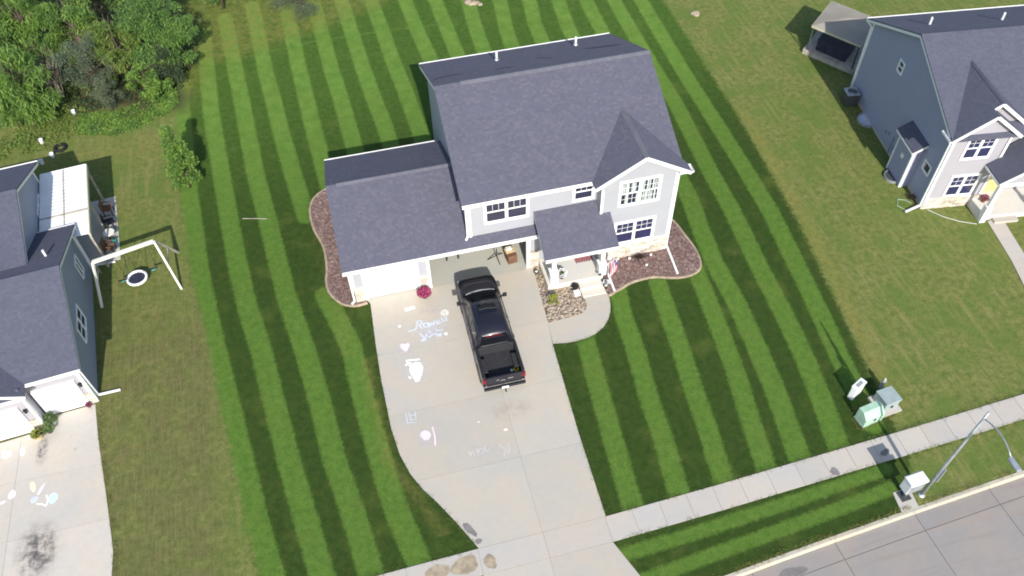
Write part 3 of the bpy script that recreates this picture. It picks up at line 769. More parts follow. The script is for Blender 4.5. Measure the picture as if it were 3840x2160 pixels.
# ------------------------------------------------------------------ building kit
def shingles(name, pts, mat, parent, expo=.125, tab=.17, seed=0, up=None):
    """overlapping shingle tabs laid in courses over the planar polygon pts (3d)"""
    rnd = random.Random(seed)
    P = [Vector(p) for p in pts]
    n = Vector((0, 0, 0))
    for i in range(len(P)): n += P[i - 1].cross(P[i])
    n.normalize()
    if n.z < 0: n = -n
    u = Vector((0, 0, 1)).cross(n).normalized()      # along the eave
    v = n.cross(u).normalized()                      # up the slope
    if v.z < 0: v = -v; u = -u
    o = P[0]
    Q = [((p - o).dot(u), (p - o).dot(v)) for p in P]
    v0 = min(q[1] for q in Q); v1 = max(q[1] for q in Q)
    mb = MB(); k = 0
    y = v0
    while y < v1 - .02:
        ym = min(y + expo * .5, v1 - .01)
        xs = []
        for i in range(len(Q)):
            a, b = Q[i - 1], Q[i]
            if (a[1] > ym) != (b[1] > ym):
                xs.append(a[0] + (b[0] - a[0]) * (ym - a[1]) / (b[1] - a[1]))
        xs.sort()
        for xa, xb in zip(xs[::2], xs[1::2]):
            x = xa
            w = tab * rnd.uniform(.2, 1.0)
            while x < xb - .01:
                xe = min(x + w, xb)
                lo = .0075 + rnd.uniform(0, .004); hi = .004
                yt = min(y + expo + .01, v1)
                dy = rnd.uniform(-.008, .008)
                p = [o + u * x + v * (y + dy) + n * lo, o + u * (xe - .004) + v * (y + dy) + n * lo, o + u * (xe - .004) + v * yt + n * hi, o + u * x + v * yt + n * hi,
                     o + u * x + v * (y + dy) + n * .001, o + u * (xe - .004) + v * (y + dy) + n * .001]
                mb.add(p, [(0, 1, 2, 3), (4, 5, 1, 0)])
                x = xe; w = tab * rnd.uniform(.55, 1.25); k += 1
        y += expo
    ob = mb.build(name, mat, parent)
    tag(ob, kind='stuff')
    return ob

def slope(parent, pts, shingle='shingle', thick=.06, seed=0, name='roof_slope'):
    """one roof slope: solid deck with a shingle covering"""
    d = MB().prism(pts, (0, 0, -thick)).build(name, M['deck'], parent)
    shingles('shingles', pts, M[shingle], d, seed=seed)
    return d

def ridge_caps(parent, a, b, mat='cap', w=.15, step=.2, drop=.42):
    a = Vector(a); b = Vector(b); d = b - a; L = d.length; d.normalize()
    s = d.cross(Vector((0, 0, 1))).normalized()
    mb = MB(); n = int(L / step)
    for i in range(n):
        t0 = i * L / n; t1 = (i + 1) * L / n + .05
        za, zb = .035, .02
        for sg in (-1, 1):
            o0 = a + d * t0; o1 = a + d * min(t1, L)
            e = s * sg * w - Vector((0, 0, w * drop))
            mb.add([o0 + Vector((0, 0, za)), o1 + Vector((0, 0, zb)), o1 + e + Vector((0, 0, zb)), o0 + e + Vector((0, 0, za)), o0 + e + Vector((0, 0, za - .02))],
                   [(0, 1, 2, 3) if sg < 0 else (3, 2, 1, 0)])
    return mb.build('ridge_cap', M[mat], parent, kind='stuff')

def frame_axes(facing):
    return {'-Y': (Vector((1, 0, 0)), Vector((0, -1, 0))), '+X': (Vector((0, 1, 0)), Vector((1, 0, 0))),
            '-X': (Vector((0, -1, 0)), Vector((-1, 0, 0))), '+Y': (Vector((-1, 0, 0)), Vector((0, 1, 0)))}[facing]

def panel(mb, o, u, n, a0, a1, z0, z1, d0, d1):
    """box on a wall plane: u along wall, n outward"""
    c = o + u * ((a0 + a1) / 2) + Vector((0, 0, (z0 + z1) / 2)) + n * ((d0 + d1) / 2)
    mb.obox(c, u, n, Vector((0, 0, 1)), (a1 - a0) / 2, (d1 - d0) / 2, (z1 - z0) / 2)

def window(parent, o, facing, a0, a1, z0, z1, units=2, cols=3, rows=1, trim=.11, frame='white', glass='pane', blinds=False, sashes=2, lowgrid=False, split=.5):
    """casing with sashes, bars and panes; a0..a1, z0..z1 is the outer edge of the casing"""
    o = Vector(o); u, n = frame_axes(facing)
    mb = MB()
    panel(mb, o, u, n, a0, a0 + trim, z0, z1, 0, .045); panel(mb, o, u, n, a1 - trim, a1, z0, z1, 0, .045)
    panel(mb, o, u, n, a0 + trim, a1 - trim, z1 - trim, z1, 0, .05); panel(mb, o, u, n, a0 + trim, a1 - trim, z0, z0 + trim, 0, .06)
    w = mb.build('window', M[frame], parent)
    A0, A1, Z0, Z1 = a0 + trim, a1 - trim, z0 + trim, z1 - trim
    uw = (A1 - A0) / units
    for k in range(units):
        b0 = A0 + k * uw + (.04 if k else 0); b1 = A0 + (k + 1) * uw - (.04 if k < units - 1 else 0)
        zs = [Z0, Z0 + (Z1 - Z0) * split, Z1] if sashes == 2 else [Z0, Z1]
        for s in range(len(zs) - 1):
            z_0, z_1 = zs[s], zs[s + 1]; f = .038
            sb = MB()
            panel(sb, o, u, n, b0, b0 + f, z_0, z_1, .002, .032); panel(sb, o, u, n, b1 - f, b1, z_0, z_1, .002, .032)
            panel(sb, o, u, n, b0 + f, b1 - f, z_0, z_0 + f, .002, .032); panel(sb, o, u, n, b0 + f, b1 - f, z_1 - f, z_1, .002, .032)
            top = s == len(zs) - 2
            if (top or lowgrid) and cols > 1:
                for c in range(1, cols):
                    x = b0 + f + (b1 - b0 - 2 * f) * c / cols
                    panel(sb, o, u, n, x - .008, x + .008, z_0 + f, z_1 - f, .004, .026)
                for c in range(1, rows):
                    z = z_0 + f + (z_1 - z_0 - 2 * f) * c / rows
                    panel(sb, o, u, n, b0 + f, b1 - f, z - .008, z + .008, .004, .0255)
            sb.build('sash', M[frame], w)
            pb = MB(); panel(pb, o, u, n, b0 + f, b1 - f, z_0 + f, z_1 - f, .001, .014)
            pb.build('pane', M[glass], w)
            if blinds:
                bb = MB(); r = random.Random(k * 7 + s)
                nn = 9
                for q in range(nn):
                    if r.random() < .72 if top else r.random() < .45:
                        xx = b0 + f + (b1 - b0 - 2 * f) * q / nn
                        panel(bb, o, u, n, xx + .01, xx + (b1 - b0 - 2 * f) / nn * r.uniform(.6, .95), z_0 + f + .02, z_1 - f - .02 - r.uniform(0, .06), .0145, .0165)
                tag(bb.build('blind', M['blind'], w), kind='stuff')
        if k:
            mb = MB(); panel(mb, o, u, n, A0 + k * uw - .04, A0 + k * uw + .04, Z0, Z1, 0, .04); mb.build('mullion', M[frame], w)
    return w

def wall_poly(parent, pts, d, mat, name='wall'):
    return MB().prism(pts, d).build(name, mat, parent)

def stone_field(parent, o, facing, a0, a1, z0, z1, seed=0, depth=.05, skip=None):
    """ledge stone: separate stones in rough courses, joined into one part"""
    o = Vector(o); u, n = frame_axes(facing)
    r = random.Random(seed); mb = MB(); z = z0
    while z < z1 - .03:
        h = min(r.uniform(.09, .16), z1 - z)
        a = a0
        while a < a1 - .02:
            w = min(r.uniform(.16, .42), a1 - a)
            if a1 - (a + w) < .1: w = a1 - a
            dd = depth + r.uniform(0, .03)
            panel(mb, o, u, n, a + .006, a + w - .006, z + .006, z + h - .006, .002, dd)
            a += w
        z += h
    return tag(mb.build('stone_veneer', M['stone'], parent), kind='stuff')

def downspout(parent, path, mat='white', w=.09, name='downspout'):
    mb = MB()
    for a, b in zip(path[:-1], path[1:]): mb.bar(a, b, w, w * .75)
    return mb.build(name, M[mat], parent)

def garage_door(parent, o, x0, x1, h, sections=4, cols=4, mat='door_white', facing='-Y'):
    """sectional door: each section a part with raised panels"""
    o = Vector(o); u, n = frame_axes(facing)
    d = None
    mb = MB()
    panel(mb, o, u, n, x0, x1, 0.0, .03, -.06, -.02)
    d = mb.build('garage_door', M['rubber'], parent)
    for s in range(sections):
        z0 = .03 + (h - .03) * s / sections + .005; z1 = .03 + (h - .03) * (s + 1) / sections - .005
        sb = MB(); panel(sb, o, u, n, x0, x1, z0, z1, -.07, -.03)
        for c in range(cols):
            a = x0 + (x1 - x0) * c / cols + .07; b = x0 + (x1 - x0) * (c + 1) / cols - .07
            panel(sb, o, u, n, a, b, z0 + .09, z1 - .09, -.03, -.018)
        sb.build('door_section', M[mat], d)
    return d

# ------------------------------------------------------------------ main house
H = empty('house', (0, 0, 0), 0, 'two storey pale grey house with a double and a single garage door and stone base', 'house')
ZE, GX0, GEX, GRY, GRZ = 2.773, -.31, 9.19, 3.60, 4.636
ML, MR, MF, MM, MBk, MZ, MZR = 5.60, 16.285, -.247, 5.281, 10.81, 5.475, 8.05
XP, YD, ZP, XGL, XGR, ZG = 14.131, -.772, 6.892, 11.777, 16.485, 5.465
YV = MF + (ZP - MZ) / ((MZR - MZ) / (MM - MF))
ZT = -.16   # roof deck thickness
# --- walls
sd = M['siding']
gt = lambda y: (ZE + (GRZ - ZE) / (GRY + .405) * (y + .405) if y < GRY else ZE + (GRZ - ZE) / (GRY + .405) * (2 * GRY + .405 - y)) - .08
mt = lambda y: (MZ + (MZR - MZ) / (MM - MF) * (y - MF) if y < MM else MZ + (MZR - MZ) / (MM - MF) * (MBk - y)) - .08
gg = lambda x: ZP - (ZP - ZG) / (XGR - XP) * abs(x - XP) - .08
# garage front: two piers and the right jamb, and the beam over the doors
for x0, x1 in ((0, .50), (3.24, 3.74), (8.74, 9.22)):
    wall_poly(H, [(x0, 0, 0), (x1, 0, 0), (x1, 0, 2.12), (x0, 0, 2.12)], (0, .16, 0), sd)
wall_poly(H, [(0, 0, 2.12), (9.22, 0, 2.12), (9.22, 0, 2.74), (0, 0, 2.74)], (0, .16, 0), sd)
wall_poly(H, [(0, .16, 0), (0, 7.2, 0), (0, 7.2, gt(7.2)), (0, GRY, gt(GRY)), (0, .16, gt(.16))], (.15, 0, 0), sd)
wall_poly(H, [(.15, 7.2, 0), (5.9, 7.2, 0), (5.9, 7.2, gt(7.2)), (.15, 7.2, gt(7.2))], (0, -.15, 0), sd)
wall_poly(H, [(9.07, .16, 0), (9.07, 6.5, 0), (9.07, 6.5, 2.7), (9.07, .16, 2.7)], (.15, 0, 0), sd)
wall_poly(H, [(.15, 6.35, 0), (9.07, 6.35, 0), (9.07, 6.35, 2.7), (.15, 6.35, 2.7)], (0, .15, 0), sd)
MB().box(.15, 9.07, .17, 6.35, 2.55, 2.62).build('garage_ceiling', M['white'], H)
MB().box(.05, 9.2, -.02, 6.35, -.1, .028).build('garage_floor', M['gfloor'], H)
# upper storey over the garage, porch back wall, right wing, sides and back
wall_poly(H, [(5.9, .093, 2.62), (12.19, .093, 2.62), (12.19, .093, 5.42), (5.9, .093, 5.42)], (0, .15, 0), sd)
wall_poly(H, [(9.22, .093, 0), (12.19, .093, 0), (12.19, .093, 2.62), (9.22, .093, 2.62)], (0, .15, 0), sd)
wall_poly(H, [(5.9, .243, 2.62), (5.9, 10.45, 2.62), (5.9, 10.45, mt(10.45)), (5.9, MM, mt(MM)), (5.9, .243, mt(.243))], (.15, 0, 0), sd)
wall_poly(H, [(5.9, 7.21, 0), (5.9, 10.45, 0), (5.9, 10.45, 2.62), (5.9, 7.21, 2.62)], (.15, 0, 0), sd)
wall_poly(H, [(15.93, -.4, 0), (15.93, 10.45, 0), (15.93, 10.45, mt(10.45)), (15.93, MM, mt(MM)), (15.93, .2, mt(.2)), (15.93, -.4, 5.3)], (-.15, 0, 0), sd)
wall_poly(H, [(6.05, 10.45, 0), (15.78, 10.45, 0), (15.78, 10.45, 5.3), (6.05, 10.45, 5.3)], (0, -.15, 0), sd)
wall_poly(H, [(12.19, -.55, 0), (15.93, -.55, 0), (15.93, -.55, gg(15.93)), (XP, -.55, gg(XP)), (12.19, -.55, gg(12.19))], (0, .15, 0), sd)
wall_poly(H, [(12.19, -.4, 0), (12.19, .09, 0), (12.19, .09, 5.42), (12.19, -.4, gg(12.19))], (.15, 0, 0), sd)
# --- stone veneer
stone_field(H, (0, 0, 0), '-Y', 0, .50, 0, .98, 1); stone_field(H, (0, 0, 0), '-Y', 3.24, 3.66, 0, .98, 2); stone_field(H, (0, .002, 0), '-Y', 8.86, 9.3, 0, 1.25, 3)
stone_field(H, (0, -.55, 0), '-Y', 12.25, 15.95, 0, 1.02, 4)
MB().box(12.2, 15.99, -.66, -.55, 1.02, 1.08).build('stone_ledge', M['stone'], H)
MB().box(-.02, .50, -.1, -.001, .98, 1.03).build('stone_ledge', M['stone'], H); MB().box(3.24, 3.66, -.1, -.001, .98, 1.03).build('stone_ledge', M['stone'], H)
# --- white trim: corner boards, door casings, frieze
tb = MB()
for a in ((5.88, 6.02, .05, .092, 2.9, 5.36), (15.80, 15.955, -.585, -.551, 1.08, 5.3), (12.165, 12.29, -.585, -.551, 3.5, 5.1), (-.02, .09, -.03, -.001, 1.03, 2.6), (15.931, 15.96, -.58, -.44, .02, 5.3), (5.872, 5.899, .05, .2, 3.0, 5.36)):
    tb = MB().box(*a); tb.build('corner_board', M['white'], H)
for a in ((.50, .60, -.035, .1, 0, 2.17), (3.14, 3.24, -.035, .1, 0, 2.17), (3.66, 3.80, -.035, .16, 0, 2.17), (8.68, 8.86, -.035, .16, 0, 2.17)):
    MB().box(*a).build('door_casing', M['white'], H)
MB().box(.60, 3.14, -.035, .1, 2.09, 2.17).build('door_casing', M['white'], H); MB().box(3.80, 8.68, -.035, .16, 2.09, 2.17).build('door_casing', M['white'], H)
MB().box(0.0, 9.2, -.03, -.002, 2.56, 2.68).build('frieze_board', M['white'], H)
garage_door(H, (0, .07, 0), .60, 3.14, 2.09)
# rolled-up double door under the ceiling with its tracks
gd = MB().box(3.85, 8.65, .35, 2.5, 2.42, 2.47).build('raised_garage_door', M['door_white'], H)
for x in (3.82, 8.66): MB().box(x - .02, x + .02, .2, 2.7, 2.36, 2.41).build('track', M['galv'], gd)
# --- roofs
slope(H, [(GX0, -.405, ZE), (GEX, -.405, ZE), (GEX, .092, gt(.092) + .08), (5.9, .092, gt(.092) + .08), (5.9, GRY, GRZ), (GX0, GRY, GRZ)], seed=1)
slope(H, [(5.9, 2 * GRY + .405, ZE), (GX0, 2 * GRY + .405, ZE), (GX0, GRY, GRZ), (5.9, GRY, GRZ)], seed=2)
slope(H, [(ML, MF, MZ), (MR, MF, MZ), (MR, MM, MZR), (ML, MM, MZR)], seed=3)
slope(H, [(MR, MBk, MZ), (ML, MBk, MZ), (ML, MM, MZR), (MR, MM, MZR)], seed=4)
slope(H, [(XGL, YD, ZG), (XP, YD, ZP), (XP, YV, ZP + .002), (XGL, MF, ZG + .005)], seed=5)
slope(H, [(XGR, YD, ZG), (XGR, MF, ZG + .005), (XP, YV, ZP + .002), (XP, YD, ZP)], seed=6)
PF, PB, PX0, PX1 = 2.773, 3.888, 9.054, 12.698
pz = lambda y: PF + (PB - PF) * (y + 2.101) / 2.194
slope(H, [(PX0, -2.101, PF), (PX1, -2.101, PF), (PX1, -.552, pz(-.552)), (12.188, -.552, pz(-.552)), (12.188, .092, PB), (PX0, .092, PB)], seed=7, thick=.06)
ridge_caps(H, (ML + 1.25, MM, MZR), (MR, MM, MZR), w=.19); ridge_caps(H, (GX0 + .5, GRY, GRZ), (5.9, GRY, GRZ)); ridge_caps(H, (XP, YD, ZP), (XP, YV, ZP), drop=.6, w=.13)
# fascia, rakes and gutters (white)
def fascia(a, b, h=.17, t=.03, name='fascia', mat='white', dz=0.0, parent=None, lift=-.05):
    a = Vector(a); b = Vector(b)
    MB().bar(a + Vector((0, 0, -h / 2 - .015 + lift)), b + Vector((0, 0, -h / 2 - .015 + lift)), t, h).build(name, M[mat], parent or H)
def gutter(a, b, out, parent=None, mat='white', w=.12, h=.11):
    """open trough: back, bottom, front lip"""
    a = Vector(a); b = Vector(b); out = Vector(out).normalized(); up = Vector((0, 0, 1)); d = (b - a).normalized(); L = (b - a).length / 2
    mb = MB(); c = (a + b) / 2
    mb.obox(c + out * w / 2 - up * (h + .02), d, out, up, L, w / 2, .006)
    mb.obox(c + out * w - up * (h / 2 + .02), d, out, up, L, .008, h / 2)
    mb.obox(c + out * .008 - up * (h / 2 + .02), d, out, up, L, .006, h / 2)
    for s in (-1, 1): mb.obox(c + d * (L - .004) * s + out * w / 2 - up * (h / 2 + .02), d, out, up, .005, w / 2, h / 2)
    return mb.build('gutter', M[mat], parent or H)
gutter((GX0, -.41, ZE), (GEX, -.41, ZE), (0, -1, 0)); gutter((GX0, 2 * GRY + .41, ZE), (5.6, 2 * GRY + .41, ZE), (0, 1, 0))
gutter((ML, MF - .005, MZ), (XGL - .02, MF - .005, MZ), (0, -1, 0)); gutter((ML, MBk + .005, MZ), (MR, MBk + .005, MZ), (0, 1, 0))
gutter((XGR + .005, YD + .02, ZG), (XGR + .005, MF, ZG), (1, 0, 0)); gutter((PX0, -2.106, PF), (PX1, -2.106, PF), (0, -1, 0), w=.1, h=.1)
for a, b in (((ML + .02, MF, MZ), (ML + .02, MM, MZR)), ((ML + .02, MBk, MZ), (ML + .02, MM, MZR)), ((MR - .02, MF + .3, MZ + .14), (MR - .02, MM, MZR)), ((MR - .02, MBk, MZ), (MR - .02, MM, MZR)),
             ((GX0 + .02, -.405, ZE), (GX0 + .02, GRY, GRZ)), ((GX0 + .02, 2 * GRY + .405, ZE), (GX0 + .02, GRY, GRZ)),
             ((XGL, YD - .017, ZG + .05), (XP + .01, YD - .017, ZP + .05)), ((XGR, YD - .017, ZG + .05), (XP - .01, YD - .018, ZP + .05)), ((PX0 + .02, -2.1, PF), (PX0 + .02, .08, PB)), ((PX1 - .02, -2.1, PF), (PX1 - .02, -.56, pz(-.56)))):
    fascia(a, b)
# soffits under the eaves
for a in ((ML + .02, XGL - .05, MF + .02, .09, MZ - .19, MZ - .165), (GX0 + .02, 9.18, -.39, -.04, ZE - .19, ZE - .165)):
    MB().box(*a).build('soffit', M['white'], H)
MB().prism([(XGR - .03, YD, ZG - .08), (15.95, YD, ZG - .08), (15.95, -.3, ZG - .08), (XGR - .03, -.3, ZG - .08)], (0, 0, -.02)).build('soffit', M['white'], H)
MB().prism([(XGL + .03, YD, ZG - .08), (12.17, YD, ZG - .08), (12.17, -.3, ZG - .08), (XGL + .03, -.3, ZG - .08)], (0, 0, -.02)).build('soffit', M['white'], H)
SHADOW_LINES = [([(5.72, 6.62), (6.1, 6.8), (6.6, 6.92), (7.0, 6.95), (7.3, 6.9)], .09), ([(8.75, 6.5), (9.1, 6.58), (9.5, 6.6), (9.9, 6.68)], .07), ([(11.15, 7.75), (11.45, 7.55), (11.75, 7.2), (11.95, 7.0)], .10), ([(13.9, 8.0), (14.3, 7.85), (14.8, 7.75), (15.2, 7.72), (15.7, 7.62)], .16)]
# --- shadow lines of uneven shingles, painted as dark strips on the back slope
for pts_, w_ in SHADOW_LINES:
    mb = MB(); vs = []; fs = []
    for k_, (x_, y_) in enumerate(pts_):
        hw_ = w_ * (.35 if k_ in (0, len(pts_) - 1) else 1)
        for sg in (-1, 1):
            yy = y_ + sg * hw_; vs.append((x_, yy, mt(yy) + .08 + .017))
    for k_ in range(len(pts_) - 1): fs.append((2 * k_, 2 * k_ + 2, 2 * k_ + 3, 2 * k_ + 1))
    mb.add(vs, fs).build('shingle_shadow', M['streak'], H)
# --- windows
window(H, (0, .093, 0), '-Y', 6.64, 8.84, 3.66, 5.16, 2, 3, 1)
window(H, (0, .093, 0), '-Y', 10.95, 12.06, 4.05, 5.24, 1, 3, 1)
window(H, (0, -.55, 0), '-Y', 13.02, 15.13, 3.76, 5.40, 2, 3, 2, blinds=True, lowgrid=True)
window(H, (0, -.55, 0), '-Y', 12.98, 15.13, 1.09, 2.68, 2, 3, 2, glass='pane_blue')
# --- front door behind the porch
fd = MB().box(10.0, 10.95, .02, .092, .42, 2.48).build('front_door', M['black'], H)
MB().box(9.88, 11.07, .04, .0915, .42, 2.6).build('casing', M['white'], fd); MB().box(10.8, 10.86, -.03, .02, 1.38, 1.44).build('handle', M['chrome'], fd)
# --- porch: slab, steps, posts, beam
MB().box(9.32, 12.17, -1.76, .09, 0, .40).build('porch_slab', M['porch'], H, bevel=.015, seg=1)
MB().box(10.86, 12.02, -2.2, -1.762, 0, .215).build('porch_step', M['porch'], H, bevel=.015, seg=1)
MB().box(10.88, 12.08, -2.62, -2.202, 0, .085).build('porch_step', M['porch'], H, bevel=.01, seg=1)
for x, y in ((9.66, -1.5), (12.12, -1.58)):
    pb = MB().box(x - .1, x + .1, y - .1, y + .1, 1.2, 2.5).build('porch_post', M['white'], H)
    MB().box(x - .19, x + .19, y - .19, y + .19, .40, 1.12).build('post_base', M['white'], pb)
    MB().box(x - .22, x + .22, y - .22, y + .22, 1.12, 1.2).build('post_cap', M['white'], pb)
MB().box(9.3, 12.5, -1.72, -1.5, 2.5, 2.72).build('porch_beam', M['white'], H)
MB().prism([(9.25, -1.5, 2.5), (9.25, .09, 2.5), (9.25, .09, PB - .15), (9.25, -1.5, pz(-1.5) - .15)], (.1, 0, 0)).build('porch_cheek', sd, H)
# --- downspouts
downspout(H, [(5.8, -.33, 5.36), (5.8, .02, 5.2), (5.8, .02, 3.1), (5.68, -.12, 3.02)])
downspout(H, [(-.08, -.46, 2.66), (-.08, -.1, 2.5), (-.08, -.1, .25), (-.25, -.16, .12)])
downspout(H, [(16.5, -.62, 5.33), (16.02, -.45, 5.1), (16.02, -.45, .1)]); 
downspout(H, [(16.05, -.45, .1), (15.92, -2.4, .06)], w=.1, name='downspout_extension')
downspout(H, [(12.6, -2.12, 2.66), (12.5, -1.75, 2.5), (12.5, -1.5, .1)]); downspout(H, [(12.52, -1.5, .1), (12.5, -2.66, .06)], w=.1, name='downspout_extension')
# --- vent pipes on the back slope
for x, y in ((9.38, 8.67), (13.79, 9.2)):
    z = mt(y) + .16
    v = MB().lathe([(.06, -.1), (.06, .42), (.05, .44)], (x, y, z), 12).build('vent_pipe', M['white'], H, smooth=False)
    MB().lathe([(.13, -.02), (.08, .06), (.065, .1)], (x, y, z), 12).build('flashing', M['galv'], v)
# ------------------------------------------------------------------ pickup truck
def loft(sections, caps=True):
    """sections: list of (y, [(x,z)...] half profile from bottom to centre top); mirrored"""
    mb = MB(); vs = []; fs = []
    n = None
    for y, prof in sections:
        ring = [(x, y, z) for x, z in prof] + [(-x, y, z) for x, z in reversed(prof) if x > 1e-6]
        n = len(ring); vs += ring
    for i in range(len(sections) - 1):
        for k in range(n):
            fs.append((i * n + k, i * n + (k + 1) % n, (i + 1) * n + (k + 1) % n, (i + 1) * n + k))
    if caps:
        fs.append(tuple(range(n))); fs.append(tuple((len(sections) - 1) * n + k for k in reversed(range(n))))
    return mb.add(vs, fs)

def build_truck():
    T = empty('pickup_truck', (5.86, -3.87, DZ), 0, 'black crew cab pickup truck parked nose-in at the open garage door', 'truck')
    pa = M['paint']
    def prof(w, zb, zt, cr=.03, ins=.1):
        return [(w - .10, zb), (w - .02, zb + .12), (w, zb + .3), (w - .005, zt - .22), (w - .035, zt - .08), (w - ins, zt - .01), (w * .55, zt + cr * .7), (0, zt + cr)]
    secs = [(-1.28, prof(.985, .42, 1.20, .0)), (-.6, prof(.985, .42, 1.21, .0)), (.6, prof(.985, .42, 1.20, .0)), (1.5, prof(.985, .42, 1.19, .01)), (1.95, prof(.985, .42, 1.18, .04)),
            (2.35, prof(.975, .45, 1.165, .05)), (2.75, prof(.945, .48, 1.13, .05)), (2.98, prof(.90, .5, 1.07, .04)), (3.1, prof(.82, .52, .98, .02, .12))]
    loft(secs).build('body', pa, T, smooth=True)
    # greenhouse
    g = [(-1.22, [(.90, 1.16), (.88, 1.24), (.80, 1.30), (.5, 1.32), (0, 1.33)]), (-1.16, [(.90, 1.16), (.87, 1.3), (.74, 1.6), (.4, 1.64), (0, 1.65)]), (-1.02, [(.90, 1.16), (.86, 1.32), (.72, 1.78), (.58, 1.86), (0, 1.885)]),
         (-.2, [(.90, 1.16), (.865, 1.32), (.735, 1.80), (.60, 1.885), (0, 1.915)]), (.55, [(.90, 1.16), (.865, 1.32), (.73, 1.79), (.59, 1.875), (0, 1.905)]), (.92, [(.90, 1.16), (.86, 1.32), (.71, 1.74), (.56, 1.81), (0, 1.845)]),
         (1.45, [(.90, 1.16), (.85, 1.28), (.74, 1.44), (.55, 1.49), (0, 1.525)]), (2.0, [(.90, 1.10), (.82, 1.15), (.72, 1.19), (.5, 1.21), (0, 1.235)])]
    loft(g).build('cab', pa, T, smooth=True)
    # windscreen and rear window, curved quads just proud of the cab
    def sheet(name, rows, mat, off=(0, 0, 0)):
        mb = MB(); vs = []; fs = []; n = len(rows[0])
        for r in rows: vs += [(x + off[0], y + off[1], z + off[2]) for x, y, z in r]
        for i in range(len(rows) - 1):
            for k in range(n - 1): fs.append((i * n + k, i * n + k + 1, (i + 1) * n + k + 1, (i + 1) * n + k))
        return mb.add(vs, fs).build(name, mat, T, smooth=True)
    def cab_z(x, y):
        ys_ = [q[0] for q in g]
        zs_ = [np.interp(abs(x), [c_[0] for c_ in reversed(pr)], [c_[1] for c_ in reversed(pr)]) for _, pr in g]
        return float(np.interp(y, ys_, zs_))
    ws = []
    for t in np.linspace(0, 1, 7):
        hw = .74 - .17 * t
        ws.append([(hw * s, 1.90 - .10 * s * s - .94 * t + .06 * s * s * t, cab_z(hw * s, 1.90 - .10 * s * s - .94 * t + .06 * s * s * t) + .016) for s in np.linspace(-1, 1, 11)])
    sheet('windscreen', ws, M['carglass'])
    rw = []
    for t in np.linspace(0, 1, 4):
        rw.append([((.68 - .1 * t) * s, -1.235 + .13 * t, 1.36 + .40 * t - .02 * s * s) for s in np.linspace(-1, 1, 5)])
    sheet('rear_window', rw, M['carglass'], (0, -.012, .012))
    for sgn in (-1, 1):
        for y0, y1, y1t in ((-.92, -.06, -.06), (.02, 1.30, .80)):
            mb = MB()
            mb.add([(sgn * .882, y0, 1.28), (sgn * .882, y1, 1.28), (sgn * .752, y1t, 1.73), (sgn * .752, y0 + .06, 1.74)], [(0, 1, 2, 3)])
            mb.build('side_window', M['carglass'], T)
        # doors: seams as dark strips, handles
        for y in (-1.15, -.02, 1.55):
            MB().box(sgn * .985 - .004, sgn * .985 + .004, y - .008, y + .008, .55, 1.12).build('door_seam', M['rubber'], T)
        for y in (-.85, .3):
            MB().box(sgn * .995 - .012, sgn * .995 + .012, y - .1, y + .1, 1.0, 1.03).build('door_handle', M['chrome'], T)
        # roof rails (drip mouldings catch the light)
        MB().tube([(sgn * .665, -1.0, 1.845), (sgn * .69, -.2, 1.865), (sgn * .685, .5, 1.855), (sgn * .655, .9, 1.795)], .014, 6).build('roof_moulding', M['dgrey'], T)
        m = MB().box(sgn * 1.12 - .10, sgn * 1.12 + .10, 1.42, 1.53, 1.12, 1.34).build('mirror', pa, T, bevel=.03)
        MB().bar((sgn * .93, 1.45, 1.2), (sgn * 1.05, 1.47, 1.2), .07, .06).build('mirror_arm', pa, m)
        # bed side, rail cap, lights
        bs = [(.82, .62), (.975, .5), (.99, .7), (.985, 1.05), (.97, 1.2), (.93, 1.255), (.83, 1.25)]
        mb = MB(); vs = []; fs = []; ys = (-1.30, -2.2, -2.85, -2.98); k = len(bs)
        for y in ys:
            q = .0 if y > -2.9 else .03
            vs += [(sgn * (x - q if x > .9 else x), y, z) for x, z in bs]
        for i in range(len(ys) - 1):
            for j in range(k): fs.append((i * k + j, i * k + (j + 1) % k, (i + 1) * k + (j + 1) % k, (i + 1) * k + j))
        fs.append(tuple(range(k))); fs.append(tuple((len(ys) - 1) * k + j for j in reversed(range(k))))
        mb.add(vs, fs).build('bed_side', pa, T, smooth=False, bevel=.012)
        MB().box(min(sgn * .82, sgn * .94), max(sgn * .82, sgn * .94), -2.97, -1.32, 1.245, 1.268).build('bed_rail', M['black'], T, bevel=.008, seg=1)
        MB().box(min(sgn * .82, sgn * .975), max(sgn * .82, sgn * .975), -3.04, -2.965, .86, 1.16).build('tail_light', M['red'], T, bevel=.015)
        MB().box(min(sgn * .60, sgn * .88), max(sgn * .60, sgn * .88), 2.93, 3.07, .80, .98).build('headlight', M['amber'], T, bevel=.03)
        for y in (-2.08, 2.08):
            w = MB().lathe([(.24, -.13), (.37, -.13), (.405, -.09), (.405, .09), (.37, .13), (.24, .13)], (sgn * .86, y, .405 - DZ * 0), 24, 'X').build('wheel', M['rubber'], T, smooth=False)
            MB().lathe([(.05, sgn * .115), (.235, sgn * .10), (.24, sgn * .125), (.06, sgn * .132)], (sgn * .86, y, .405), 18, 'X').build('rim', M['rim'], w)
            MB().lathe([(.43, -.008), (.47, -.008), (.47, .008), (.43, .008)], (sgn * .985, y, .42), 24, 'X').build('wheel_arch', M['black'], T)
    # bed floor, front wall, tailgate, bumper
    fl = MB().box(-.82, .82, -2.97, -1.30, .70, .74)
    for i in range(11): fl.box(-.75 + i * .15 - .02, -.75 + i * .15 + .02, -2.95, -1.34, .741, .752)
    fl.build('bed_floor', M['liner'], T)
    for s in (-1, 1): MB().box(min(s * .60, s * .82), max(s * .60, s * .82), -2.5, -1.72, .74, .96).build('wheel_housing', M['liner'], T, bevel=.03)
    MB().box(-.83, .83, -1.37, -1.30, .74, 1.255).build('bed_front_wall', M['liner'], T, bevel=.01, seg=1)
